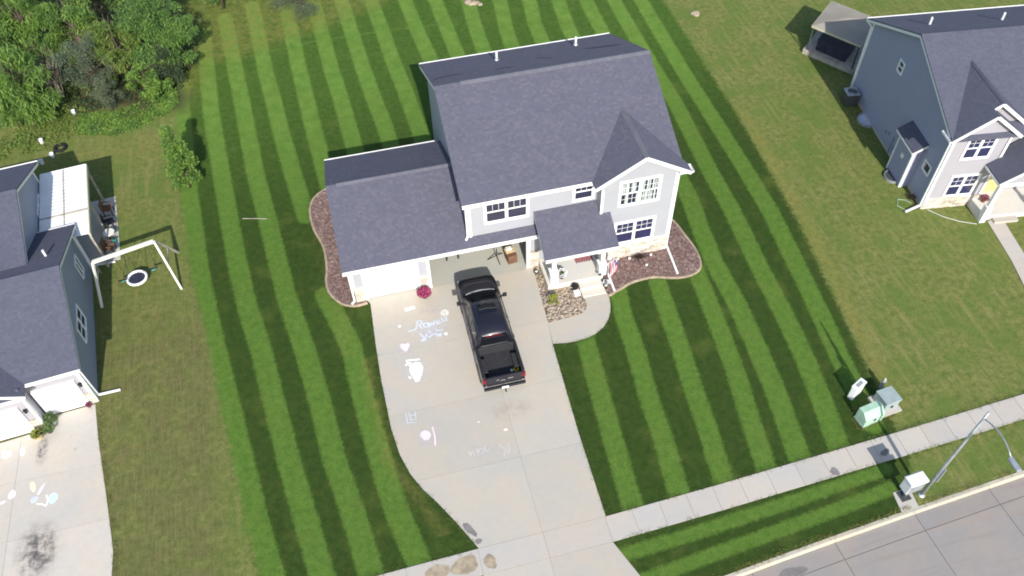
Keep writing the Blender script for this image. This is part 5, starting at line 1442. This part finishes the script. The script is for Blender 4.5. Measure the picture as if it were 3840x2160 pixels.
SS = empty('saucer_swing', (-10.52, 4.05, 0), 0, 'round saucer swing with a white rim and dark net under the swing beam', 'swing')
MB().tube([(.46 * math.cos(a), .46 * math.sin(a), .42) for a in np.linspace(0, 2 * math.pi, 28, endpoint=False)], .07, 8, closed=True).build('rim', M['white'], SS, smooth=True)
MB().lathe([(.44, .41), (.2, .37), (.01, .36)], (0, 0, 0), 20).build('net', M['tub'], SS)
for a in (.6, 2.5, 3.8, 5.6): MB().tube([(.46 * math.cos(a), .46 * math.sin(a), .43), (.0 + .05 * math.cos(a), .12, 2.22)], .008, 5).build('rope', M['black'], SS)
tg_ = MB().tube([(-11.4, 4.35, .03), (-11.2, 4.45, .05), (-11.05, 4.4, .03)], .03, 6).build('toy_shovel', M['teal']); tag(tg_, 'small teal toy left of the saucer swing', 'toy')
tg_ = MB().tube([(-9.95, 4.75, .03), (-9.8, 4.8, .05), (-9.7, 4.86, .03)], .03, 6).build('toy_shovel', M['teal']); tag(tg_, 'small teal toy right of the saucer swing', 'toy')
# buckets, tyre and rod behind the left house
for x, y, lb in ((-14.87, 19.14, 'white bucket in the shade under the trees'), (-16.51, 16.82, 'white bucket at the foot of the drooping shrub'), (-15.77, 15.35, 'white bucket nearest the tyre behind the left house'), (-16.3, 14.9, 'white bucket behind the corner of the left house')):
    bk_ = empty('bucket', (x, y, 0), 0, lb, 'bucket', 'buckets behind the left house')
    MB().lathe([(.10, 0), (.125, .28), (.13, .29), (.115, .29), (.09, .03)], (0, 0, 0), 14).build('pail', M['white'], bk_); MB().tube([(-.125, 0, .27), (-.08, .05, .34), (.08, .05, .34), (.125, 0, .27)], .008, 5).build('handle', M['galv'], bk_)
ty = MB().tube([(-15.39 + .3 * math.cos(a), 15.97 + .3 * math.sin(a), .1) for a in np.linspace(0, 2 * math.pi, 22, endpoint=False)], .1, 8, closed=True).build('tyre', M['rubber'], smooth=True); tag(ty, 'old black tyre lying on the grass behind the left house', 'tyre')
rod = MB().tube([(-5.26, 7.34, .03), (-4.6, 7.17, .035), (-3.95, 6.97, .03)], .018, 6).build('plastic_pipe', M['wood']); tag(rod, 'thin pale pipe lying across the stripes left of the garage', 'pipe')
for x, y, r_, lb in ((11.4, 24.5, .5, 'tan boulder-like bare patch of rubble at the top edge'), (25.7, 19.1, .3, 'small tan rock on the right neighbour lawn')):
    mb = MB(); rr = random.Random(int(x)); 
    for i in range(7 if r_ > .4 else 4):
        bx, by, s = x + rr.uniform(-r_, r_), y + rr.uniform(-r_, r_) * .6, rr.uniform(.16, .3)
        mb.lathe([(s, -.05), (s * .95, s * .2), (s * .6, s * .42), (s * .15, s * .5)], (bx, by, 0), 8)
    o = mb.build('rubble_patch', M['edging'], smooth=True, kind='stuff'); tag(o, lb, 'rubble')

# ------------------------------------------------------------------ right neighbour house
RY = -.1308
RN = empty('neighbour_house', (30.15, -1.33, 0), RY, 'slate blue sided two storey house with a front gable at the right frame edge', 'house')
RHh, RYM, RHM, RYB = 4.88, 5.35, 7.23, 10.23; ro = .29
rsl = (RHM - RHh) / (RYM + ro); rz_ = lambda y: RHh + rsl * (y + ro) if y < RYM else RHM - (RHM - RHh) / (RYB + ro - RYM) * (y - RYM)
sl, mv = M['siding_slate'], M['siding_mauve']
wall_poly(RN, [(0, .15, 0), (0, RYB, 0), (0, RYB, rz_(RYB) - .07), (0, RYM, RHM - .07), (0, .15, rz_(.15) - .07)], (.15, 0, 0), sl)
wall_poly(RN, [(0, RYB, 0), (11, RYB, 0), (11, RYB, 4.8), (0, RYB, 4.8)], (0, -.15, 0), sl)
sA = (6.27 - RHh) / 1.80; pA = 1.51; pB = 1.90; zB = RHh + sA * (pB + ro)
wall_poly(RN, [(0, 0, 0), (3.02, 0, 0), (3.02, 0, RHh - .1), (pA, 0, 6.27 - .18), (0, 0, RHh - .1 + sA * .2)], (0, .15, 0), mv)
wall_poly(RN, [(3.02, .55, 0), (11, .55, 0), (11, .55, 4.8), (3.02, .55, 4.8)], (0, .15, 0), mv)
wall_poly(RN, [(3.02, 0, 0), (3.02, .55, 0), (3.02, .55, 4.8), (3.02, 0, 4.8)], (-.15, 0, 0), mv)
wall_poly(RN, [(1.6, .52, 4.7), (4.0, .52, 4.7), (pB, .52, zB - .2)], (0, .1, 0), mv)
wall_poly(RN, [(11, .55, 0), (11, RYB, 0), (11, RYB, 4.8), (11, RYM, RHM - .2), (11, .55, 5.0)], (-.15, 0, 0), sl)
slope(RN, [(-ro, -ro + .02, RHh), (11.3, -ro + .02, RHh), (11.3, RYM, RHM), (-ro, RYM, RHM)], 'shingle2', seed=41)
slope(RN, [(11.3, RYB + ro, RHh), (-ro, RYB + ro, RHh), (-ro, RYM, RHM), (11.3, RYM, RHM)], 'shingle2', seed=42)
ryb = lambda z: (z - RHh) / rsl - ro + .02
slope(RN, [(-ro, -.24, RHh + .006), (pA, -.24, 6.27 + .006), (pA, .30, 6.27 + .006), (pB, .30, zB), (pB, ryb(zB), zB), (-ro, .05, RHh + .006)], 'shingle2', seed=43)
slope(RN, [(3.31, -.24, RHh), (3.31, .4, RHh), (pA, .4, 6.27), (pA, -.24, 6.27)], 'shingle2', seed=44)
slope(RN, [(4.09, .30, RHh + .01), (4.09, .8, RHh + .01), (pB, ryb(zB), zB), (pB, .30, zB)], 'shingle2', seed=45)
ridge_caps(RN, (pB, .3, zB), (pB, ryb(zB), zB), mat='shingle2', drop=.7, w=.1); ridge_caps(RN, (-ro, RYM, RHM), (11.3, RYM, RHM), mat='shingle2', drop=.4)
def rf(a, b, **k): fascia(a, b, parent=RN, **k)
rf((-ro + .02, -ro, RHh), (-ro + .02, RYM, RHM), h=.14); rf((-ro + .02, RYB + ro, RHh), (-ro + .02, RYM, RHM), h=.14)
rf((-ro, -.257, RHh + .05), (pA, -.257, 6.27 + .05), h=.16); rf((3.31, -.257, RHh + .05), (pA, -.258, 6.27 + .05), h=.16); rf((4.09, .283, RHh + .05), (pB, .283, zB + .05), h=.16); rf((pA + .05, .283, 6.27 + .09), (pB, .284, zB + .05), h=.14)
gutter((-ro, RYB + ro + .01, RHh), (11, RYB + ro + .01, RHh), (0, 1, 0), RN); gutter((-ro - .01, -.24, RHh), (-ro - .01, .65, RHh), (-1, 0, 0), RN, w=.1, h=.09)
gutter((4.1, -ro + .01, RHh), (11, -ro + .01, RHh), (0, -1, 0), RN)
MB().box(.1, 2.95, -.035, -.001, 4.86, 4.98).build('gable_band', M['white'], RN)
for a in ((-.03, .1, -.035, -.001, .75, 4.86), (-.032, -.001, -.03, .12, 0, 4.8), (2.92, 3.04, -.035, -.001, .75, 4.8), (-.032, -.001, RYB - .12, RYB + .02, 0, 4.8)):
    MB().box(*a).build('corner_board', M['white'], RN)
MB().box(-.012, -.001, .12, RYB - .12, 0, .2).build('foundation', M['curb'], RN)
stone_field(RN, (0, 0, 0), '-Y', .0, 3.0, 0, .72, 51, .05)
window(RN, (0, 0, 0), '-Y', .76, 2.30, 3.36, 4.84, 2, 2, 2, .09, glass='pane_blue')
window(RN, (0, 0, 0), '-Y', .86, 2.46, .76, 2.27, 2, 2, 2, .09, glass='pane_blue')
window(RN, (0, 0, 0), '-X', -6.6, -6.02, 4.18, 4.92, 1, 1, 1, .06, glass='pane_blue')
window(RN, (0, 0, 0), '-X', -1.3, -.58, 1.76, 2.4, 1, 1, 1, .06, sashes=1, glass='pane_blue')
# chimney chase with a shed roof
cb = MB().box(-.5, -.001, 1.75, 3.35, 0, 2.55).build('bump_out', sl, RN)
MB().box(-.503, -.38, 1.72, 1.749, 0, 2.5).build('corner_board', M['white'], cb); MB().box(-.53, -.501, 1.72, 1.82, 0, 2.5).build('corner_board', M['white'], cb); MB().box(-.53, -.501, 3.3, 3.38, 0, 2.5).build('corner_board', M['white'], cb)
slope(RN, [(-.70, 1.55, 2.66), (-.70, 3.55, 2.66), (0, 3.55, 3.12), (0, 1.55, 3.12)], 'shingle2', seed=46, thick=.08)
rf((-.715, 1.55, 2.66), (-.715, 3.55, 2.66), h=.1); rf((-.70, 1.535, 2.66), (0, 1.535, 3.12), h=.1)
MB().box(-.56, -.501, 2.4, 2.6, 1.5, 1.75).build('wall_vent', M['white'], cb)
for y, z in ((8.35, .62), (5.35, .8), (5.0, .95), (4.2, .6)): MB().box(-.06, -.001, y - .06, y + .06, z, z + .14).build('utility_box', M['grey'], RN)
MB().tube([(-.04, 4.45, 0), (-.04, 4.45, 1.2)], .03, 6).build('conduit', M['galv'], RN)
downspout(RN, [(-.3, RYB + .35, 4.75), (-.05, RYB + .05, 4.5), (-.05, RYB - .02, .15)], w=.09); downspout(RN, [(-.05, .12, 4.7), (-.05, .1, .15), (-.95, -.2, .08)], w=.1)
for x, y in ((1.5, 7.55), (5.3, 7.2)):
    vp = MB().lathe([(.06, -.1), (.06, .42), (.05, .44)], (x, y, rz_(y)), 10).build('vent_pipe', M['white'], RN)
# porch with a little gable
MB().box(2.55, 5.9, -1.25, .0, 0, .3).build('porch_slab', M['porch'], RN); MB().box(3.03, 5.9, -.002, .545, 0, .298).build('porch_slab', M['porch'], RN)
MB().box(3.3, 4.6, -1.6, -1.252, 0, .16).build('porch_step', M['concrete'], RN)
slope(RN, [(2.42, -1.5, 2.9), (2.42, -.02, 2.9), (3.02, .3, 3.32), (4.15, .5, 4.1), (4.15, -1.5, 4.1)], 'shingle2', seed=47, thick=.1); slope(RN, [(5.88, -1.5, 2.9), (4.15, -1.5, 4.1), (4.15, .5, 4.1), (5.88, .5, 2.9)], 'shingle2', seed=48, thick=.1)
rf((2.42, -1.517, 2.95), (4.17, -1.517, 4.15), h=.14); rf((5.88, -1.517, 2.95), (4.13, -1.518, 4.15), h=.14); rf((2.4, -1.5, 2.9), (2.4, -.05, 2.9), h=.12)
wall_poly(RN, [(2.8, -1.4, 2.75), (5.5, -1.4, 2.75), (4.15, -1.4, 3.75)], (0, .06, 0), mv); MB().box(2.6, 5.7, -1.42, -1.24, 2.55, 2.75).build('porch_beam', M['white'], RN)
for x in (2.72, 5.6):
    q = MB().box(x - .09, x + .09, -1.36, -1.18, 1.1, 2.55).build('porch_post', M['white'], RN); MB().box(x - .16, x + .16, -1.42, -1.12, .0, 1.1).build('post_base', M['white'], q)
dd = MB().box(3.55, 4.4, .5, .549, .3, 2.2).build('front_door', M['dooryel'], RN); MB().box(4.3, 4.35, .46, .5, 1.2, 1.26).build('handle', M['chrome'], dd); MB().box(3.45, 4.5, .515, .5485, .3, 2.3).build('casing', M['white'], dd)
def rw(x, y, z=0.0):
    c_, s_ = math.cos(RY), math.sin(RY)
    return (30.15 + x * c_ - y * s_, -1.33 + x * s_ + y * c_, z)
pot_plant(rw(3.25, -.2, .3), .14, .22, 'brown', 'green', 'red flowering pot on the right neighbour porch', 120, .09, seed=9, ball=.22, petals=('mag', 110, .08))
# window wells
for x, y, r_, lb in ((0, 7.35, .66, 'pale blue window well behind the air conditioner'), (-.5, 2.5, .5, 'pale window well in front of the slate bump-out')):
    wv = MB(); pts = [(-.001 - r_ * math.sin(a), r_ * math.cos(a)) for a in np.linspace(0.02, math.pi - .02, 13)]
    vs = []; fs = []
    for px, py in pts: vs += [(px, py, -.05), (px, py, .16), (px * .93, py * .93, .16), (px * .93, py * .93, -.05)]
    for i in range(12):
        for j in range(3): fs.append((4 * i + j, 4 * i + 4 + j, 4 * i + 5 + j, 4 * i + 1 + j))
    o = wv.add(vs, fs).build('window_well', M['galv'], loc=rw(x, y), rz=RY); tag(o, lb, 'window well', 'window wells of the right house')
    cv = MB().add([(px * .9, py * .9, .08) for px, py in pts], [tuple(range(13))]).build('well_cover', M['chalk_blue'] if r_ > .6 else M['dgrey'], o)
# air conditioner
AC = empty('air_conditioner', rw(-.52, 9.15), RY, 'dark grey air conditioner with a round fan grille beside the slate wall', 'air conditioner')
MB().box(-.37, .37, -.37, .37, .05, .8).build('cabinet', M['dgrey'], AC, bevel=.03); MB().box(-.39, .39, -.39, .39, .8, .86).build('top_pan', M['galv'], AC, bevel=.02)
MB().lathe([(.27, .861), (.27, .868), (.08, .878), (.02, .88)], (0, 0, 0), 18).build('fan', M['black'], AC)
for r_ in (.12, .2, .28): MB().tube([(r_ * math.cos(a), r_ * math.sin(a), .885) for a in np.linspace(0, 2 * math.pi, 18, endpoint=False)], .008, 5, closed=True).build('fan_guard', M['galv'], AC)
hs = MB().tube([rw(-.3, .05, .05), rw(-.8, -.1, .03), rw(-1.15, .35, .03), rw(-.95, .8, .03), rw(-.55, .7, .03), rw(-.35, .4, .05)], .016, 5).build('garden_hose', M['mint']); tag(hs, 'pale garden hose looped by the right neighbour downspout', 'hose')
cd = MB().tube([rw(.3, -.15, .03), rw(.9, -.75, .03), rw(1.6, -1.2, .03), rw(2.4, -1.5, .03)], .012, 5).build('cord', M['white']); tag(cd, 'thin white cord lying on the grass before the right house', 'cord')
pot_plant(rw(-.22, .75), .1, .12, 'dgrey', 'dead', 'small dark shrub at the foot of the slate wall', 90, .1, seed=12, ball=.22, name='small_shrub', cat='shrub')
# gazebo on its deck
GZ = empty('gazebo', rw(.7, 14.35), RY, 'taupe square canopy on posts over the deck behind the right house', 'gazebo')
cr_ = [(-2.2, .0, 2.05), (0, 2.5, 2.05), (2.2, .0, 2.05), (0, -2.5, 2.05)]; apx = (0, 0, 2.42)
for i in range(4):
    a, b = cr_[i], cr_[(i + 1) % 4]
    MB().prism([a, b, apx], (0, 0, -.03)).build('canopy_panel', M['tarp'], GZ)
    m0 = (Vector(a) + Vector(b)) / 2
    MB().prism([a, b, (b[0], b[1], b[2] - .12), (a[0], a[1], a[2] - .12)], ((m0.x) * .01, m0.y * .01, 0)).build('valance', M['tarp2'], GZ)
    MB().bar((a[0] * .94, a[1] * .94, .3), (a[0] * .94, a[1] * .94, 2.0), .07).build('post', M['dgrey'], GZ)
DK = empty('deck', rw(.7, 14.35), RY, 'grey wooden deck under the taupe canopy', 'deck')
d_ = Vector((.66, .75, 0)).normalized(); s_ = Vector((.66, -.75, 0)).normalized()
for i in range(22):
    c0 = d_ * (-1.65 + i * .155)
    MB().obox((c0.x, c0.y, .27), s_, d_, Vector((0, 0, 1)), 1.8, .07, .02).build('board', M['wood'], DK)
MB().obox((0, 0, .1), s_, d_, (0, 0, 1), 1.78, 1.7, .14).build('deck_base', M['wood'], DK)
TB = empty('hot_tub', rw(.45, 14.2, -.05), RY, 'dark covered hot tub on the deck under the canopy', 'hot tub')
MB().obox((0, 0, .66), Vector((.65, -.76, 0)).normalized(), Vector((.65, .76, 0)).normalized(), (0, 0, 1), 1.05, .95, .36).build('cabinet', M['tub'], TB, bevel=.05); MB().obox((0, 0, 1.06), Vector((.65, -.76, 0)).normalized(), Vector((.65, .76, 0)).normalized(), (0, 0, 1), 1.08, 1.0, .05).build('cover', M['tub'], TB, bevel=.03)
# pile of pale stones behind
mb = MB(); rr = random.Random(8)
for i in range(14):
    x, y = 12.7 + rr.uniform(-.6, .6), 16.4 + rr.uniform(-.9, .9); s = rr.uniform(.12, .28); p = rw(x, y)
    mb.lathe([(s, -.05), (s, s * .3), (s * .6, s * .6), (s * .1, s * .7)], p, 8)
o = mb.build('stone_pile', M['edging'], smooth=True, kind='stuff'); tag(o, 'pile of pale stones behind the right house', 'stones')

# ------------------------------------------------------------------ front garden things
pot_plant((3.32, -.55, DZ), .2, .26, 'dgrey', 'green', 'round magenta mum in a pot between the two garage doors', 260, .09, seed=15, ball=.33, petals=('mag', 620, .075), name='potted_mum')
pot_plant((10.13, -1.36, .40), .2, .24, 'black', 'green', 'dark pot of white flowers on the porch beside the left post', 200, .09, seed=16, ball=.27, petals=('petal', 90, .09))
make_tree('golden_shrub', 9.38, -2.55, .62, .34, 'ybush', 90, 'small yellow green shrub in the river rock bed', 'shrub', None, 900, .07, 0, .8, trunk=.015, base=0.0, clumps=14)
lt = empty('path_light', (9.05, -.55, 0), 0, 'small black garden light with a white lens by the garage jamb', 'garden light')
MB().lathe([(.02, 0), (.02, .16), (.11, .17), (.13, .2), (.10, .25)], (0, 0, 0), 14).build('shade', M['black'], lt); MB().lathe([(.06, .24), (.07, .262), (.03, .28)], (0, 0, 0), 12).build('lens', M['white'], lt)
bx = empty('parcel_box', (10.62, -2.36, .03), .08, 'white box standing on the rocks beside the porch steps', 'box')
MB().box(-.15, .15, -.13, .13, 0, .26).build('carton', M['white'], bx, bevel=.01, seg=1); MB().box(-.152, .152, -.02, .02, .261, .264).build('tape', M['cream'], bx)
pot_plant((10.66, -1.95, .03), .12, .2, 'dgrey', 'dead', 'dark wilted pot plant behind the white box', 110, .1, seed=18, ball=.2)
pot_plant((12.0, -1.72, .40), .1, .16, 'dgrey', 'dead', 'little dark pot at the top of the porch steps', 70, .08, seed=19, ball=.15, petals=('petal', 16, .06))
pot_plant((12.2, -2.15, .05), .12, .18, 'white', 'dead', 'small pot with white blossoms beside the lower porch step', 80, .08, seed=20, ball=.17, petals=('petal', 40, .07))
dm = empty('door_mat', (11.54, -.45, .402), 0, 'red plaid door mat with dotted black ends on the porch', 'door mat')
MB().box(-.46, .46, -.17, .17, 0, .012).build('mat', M['mat_red'], dm)
for i in range(7):
    for s in (-1, 1): MB().box(-.44 + i * .135, -.37 + i * .135, s * .2 - .025, s * .2 + .025, 0, .01).build('tab', M['black'], dm)
# flag on an angled staff from the porch post
FL = empty('flag', (12.24, -1.7, 0), 0, 'small red white and blue striped flag on a white staff at the porch corner', 'flag')
MB().tube([(.08, -.05, 1.2), (.52, -.30, 1.78)], .014, 6).build('staff', M['white'], FL)
FA, FB = Vector((.20, -.12, 1.36)), Vector((.52, -.30, 1.77))
def flag_pt(e, u_, out=0.0):
    a = FA.lerp(FB, e); w_ = .06 * math.sin(u_ * 5 + e * 5)
    return (a.x * (1 - .25 * u_) + .08 * u_ + w_ * .5, a.y + w_ - .10 * u_ - out, a.z - .85 * u_ - (.18 * (1 - e) * u_))
for i in range(9):
    vs = []; fs = []
    for k in range(7):
        for e in (0, 1): vs.append(flag_pt((i + e) / 9, k / 6))
    for k in range(6): fs.append((2 * k, 2 * k + 1, 2 * k + 3, 2 * k + 2))
    MB().add(vs, fs).build('stripe', M['flag_red'] if i % 2 == 0 else M['flag_white'], FL)
vs = []; fs = []
for k in range(4):
    for e in (.45, .72, 1.0): vs.append(flag_pt(e, k / 6, .014))
for k in range(3):
    for j in range(2): fs.append((3 * k + j, 3 * k + j + 1, 3 * k + j + 4, 3 * k + j + 3))
MB().add(vs, fs).build('canton', M['flag_blue'], FL)
# dead shrub and small lights in the mulch
DS = empty('bare_shrub', (14.42, -.86, .04), 0, 'dark bare shrub on the mulch below the right wing windows', 'shrub')
mb = MB(); rr = random.Random(33)
for i in range(46):
    a = rr.uniform(0, 6.28); L = rr.uniform(.14, .36)
    mb.tube([(rr.uniform(-.16, .16), rr.uniform(-.08, .08), 0), (L * .6 * math.cos(a), L * .4 * math.sin(a), .16), (L * math.cos(a), L * .6 * math.sin(a), rr.uniform(.1, .3))], [.01, .008, .004], 4)
tag(mb.build('twigs', M['dead'], DS), kind='stuff')
mb = MB(); leaf_cloud(mb, [(Vector((rr.gauss(0, .2), rr.gauss(0, .1), rr.uniform(.05, .28))), Vector((0, 0, .3))) for _ in range(160)], .08, rr); mb.build('leaves', M['dead'], DS)
for x, y, lb in ((13.28, -.78, 'white stake light in the mulch nearest the downspout'), (13.87, -.88, 'white stake light left of the bare shrub'), (15.01, -.92, 'white stake light right of the bare shrub'), (14.56, -1.52, 'white stake light nearest the bed edging')):
    e = empty('stake_light', (x, y, .04), 0, lb, 'garden light', 'stake lights in the mulch bed'); MB().lathe([(.012, 0), (.012, .14), (.06, .15), (.07, .19), (.02, .22)], (0, 0, 0), 10).build('lamp_head', M['white'], e)
# inside the open garage
GB = empty('workshop_bench', (5.15, 1.75, .03), 0, 'black bench standing in the open garage, only its legs in view', 'bench')
MB().box(-.6, .6, -.25, .25, .78, .84).build('bench_top', M['black'], GB)
for x in (-.3, .3):
    for y in (-.2, .2): MB().box(x - .04, x + .04, y - .05, y + .05, 0, .78).build('leg', M['black'], GB)
BS = empty('folding_stand', (7.35, .95, .03), .3, 'black three legged folding stand inside the open garage', 'stand')
MB().tube([(0, 0, .25), (0, 0, .8)], .025, 8).build('column', M['black'], BS)
for a in (.5, 2.6, 4.6): MB().tube([(0, 0, .32), (.5 * math.cos(a), .42 * math.sin(a), .01)], .022, 6).build('leg', M['black'], BS)
CB = empty('storage_box', (8.05, .75, .03), .12, 'brown box with a tan folded top inside the right side of the garage', 'box')
MB().box(-.24, .24, -.3, .3, 0, .55).build('box_body', M['brown'], CB, bevel=.01, seg=1); MB().box(-.26, .26, -.05, .32, .551, .6).build('folded_lid', M['tan'], CB, bevel=.01, seg=1); MB().box(-.2, .1, .08, .3, .601, .72).build('folded_cloth', M['cream'], CB, bevel=.02)

# ------------------------------------------------------------------ utilities by the sidewalk
UG = 'utility boxes in the front right corner of the lawn'
gp = empty('utility_pedestal', (20.95, -12.3, 0), .16, 'pale green utility box with a sloping top nearest the sidewalk', 'utility box', UG)
MB().prism([(-.5, -.3, 0), (-.5, .3, 0), (-.5, .3, .78), (-.5, -.02, .8), (-.5, -.3, .52)], (1.0, 0, 0)).build('cabinet', M['mint'], gp, bevel=.02); MB().box(-.52, .52, -.32, .32, -.02, .05).build('base', M['tgrey'], gp); MB().box(-.06, .06, -.33, -.305, .3, .42).build('latch', M['dgrey'], gp)
tf = empty('transformer', (22.0, -11.85, 0), .12, 'grey green transformer cabinet on a concrete pad', 'transformer', UG)
MB().box(-.52, .52, -.55, .55, -.05, .09).build('pad', M['sidewalk'], tf); MB().box(-.36, .4, -.34, .40, .09, .66).build('cabinet', M['tgrey'], tf, bevel=.02); MB().box(-.38, .42, -.37, .42, .66, .74).build('lid', M['tgrey'], tf, bevel=.02); MB().box(-.05, .05, -.39, -.36, .3, .44).build('handle', M['dgrey'], tf)
wp = empty('cable_pedestal', (20.95, -11.05, 0), .45, 'white rectangular cable pedestal farthest left of the utility boxes', 'utility box', UG)
MB().box(-.33, .33, -.14, .14, 0, .82).build('housing', M['white'], wp, bevel=.03); MB().box(-.35, .35, -.16, .16, .82, .9).build('cap', M['white'], wp, bevel=.02); MB().box(-.2, .2, -.08, .08, .9, .905).build('label_plate', M['grey'], wp)
mp = empty('marker_post', (22.3, -11.0, 0), 0, 'small round topped grey marker post behind the transformer', 'post', UG)
MB().lathe([(.08, 0), (.08, .5), (.1, .52), (.1, .6), (.06, .66), (.01, .68)], (0, 0, 0), 12).build('post', M['grey'], mp); MB().lathe([(.05, .66), (.05, .72), (.02, .74)], (0, 0, 0), 10).build('top', M['tarp2'], mp)
# cluster mailbox on its pad
pd = structure('mailbox_pad', [(20.16, -15.75), (20.06, -16.62), (20.86, -16.56), (20.94, -15.7)], -.1, .03, M['sidewalk'])
CBX = empty('cluster_mailbox', (20.52, -16.0, .03), .08, 'white cluster mailbox on a concrete pad by the kerb', 'mailbox')
MB().lathe([(.1, 0), (.1, .72), (.16, .75)], (0, 0, 0), 12).build('pedestal', M['dgrey'], CBX); MB().box(-.22, .22, -.22, .22, 0, .03).build('foot_plate', M['dgrey'], CBX)
cbx = MB().box(-.37, .37, -.22, .22, .74, 1.5).build('cabinet', M['white'], CBX, bevel=.02)
MB().prism([(-.40, -.26, 1.5), (-.40, .26, 1.5), (-.40, .2, 1.56), (-.40, -.2, 1.56)], (.8, 0, 0)).build('roof_cap', M['white'], CBX)
for i in range(4):
    for j in range(2): MB().box(-.35 + j * .36, -.02 + j * .36, -.232, -.221, .78 + i * .175, .94 + i * .175).build('mailbox_door', M['galv'], CBX)
MB().box(.375, .52, -.1, .12, 1.05, 1.2).build('parcel_flap', M['white'], CBX, bevel=.01, seg=1)
# street lamp
SL = empty('street_lamp', (21.25, -16.12, 0), 0, 'grey steel street lamp with a curved arm leaning over the street', 'street lamp')
MB().tube([(0, 0, 0), (0, -.02, 3), (0, -.05, 6.55)], [.075, .062, .04], 10).build('pole', M['galv'], SL, smooth=True); MB().lathe([(.15, 0), (.15, .04), (.09, .1)], (0, 0, 0), 12).build('base', M['galv'], SL)
arm = [(0, -.05, 6.15)] + [(-.12 * t, -.05 - 1.65 * t, 6.15 + .34 * math.sin(t * 2.7) + .0 * t) for t in np.linspace(.1, 1, 9)]
MB().tube(arm, .026, 8).build('arm', M['galv'], SL, smooth=True)
hd = MB().box(-.23, -.03, -2.2, -1.66, 6.18, 6.31).build('lamp_head', M['galv'], SL, bevel=.04); MB().box(-.2, -.06, -2.15, -1.85, 6.165, 6.18).build('lens', M['amber'], hd)
MB().box(.05, .10, -.13, .09, 1.35, 2.35).build('plate', M['grey'], SL)

# ------------------------------------------------------------------ ragged grass along the hard edges
def edge_grass(lines, dens, mat, label, seed, spread=.07, size=.10):
    r = random.Random(seed); mb = MB(); pts = []
    for L in lines:
        for (x0, y0), (x1, y1) in zip(L[:-1], L[1:]):
            d = math.hypot(x1 - x0, y1 - y0)
            for _ in range(int(d * dens)):
                t = r.random(); clump = float(vnoise(np.array([x0 + (x1 - x0) * t]), np.array([y0 + (y1 - y0) * t]), .35, 61)[0])
                if clump < .35: continue
                pts.append(((x0 + (x1 - x0) * t + r.gauss(0, spread), y0 + (y1 - y0) * t + r.gauss(0, spread), r.uniform(.02, .07)), Vector((0, 0, 1.2))))
    leaf_cloud(mb, pts, size, r, 0, .3)
    tag(mb.build('edge_grass', M[mat]), label, 'grass', kind='stuff')
xs_ = np.linspace(-11, 34, 60)
dl = [(.52, -.3), (.44, -2.88), (.42, -4.96), (.48, -7.6), (.66, -8.9), (.94, -9.9), (1.34, -10.75), (1.8, -11.45), (2.44, -12.6), (3.0, -13.7)]
edge_grass([[(x, interp(SW_T, x) + .05) for x in xs_ if x < 3], [(x, interp(SW_T, x) + .05) for x in xs_ if x > 8.4], [(x, interp(SW_B, x) - .05) for x in xs_ if x < 3], [(x, interp(SW_B, x) - .05) for x in xs_ if x > 8.4],
            dl, [(8.72, -4.98), (8.5, -9.8), (8.45, -13.7)], [(8.7, -5.0), (9.3, -5.1), (9.8, -5.12), (10.4, -5.06), (10.9, -4.9), (11.36, -4.64), (11.72, -4.26), (11.98, -3.82), (12.13, -3.36), (12.2, -2.9)],
            [(x - .1, y) for x, y in edL[4:]], [(x, y - .1) for x, y in edR[20:]]], 90, 'blade', 'ragged green grass along the paved edges', 1)
edge_grass([[(x, interp(CURB, x) + .07) for x in xs_ if x > 10.2], [(-11.95, -3.2), (-11.92, -4.7), (-11.56, -6.8), (-11.24, -8.7), (-11.0, -10.3), (-11.0, -13.9)],
            [(20.3, -12.75), (21.5, -12.55), (21.6, -12.5), (22.6, -12.4), (22.65, -11.4), (21.4, -11.2), (20.4, -11.9), (20.3, -12.75)], [(20.6, -11.3), (21.3, -10.8)]], 130, 'blade_dry', 'straw coloured grass along the kerb and the utility boxes', 2)
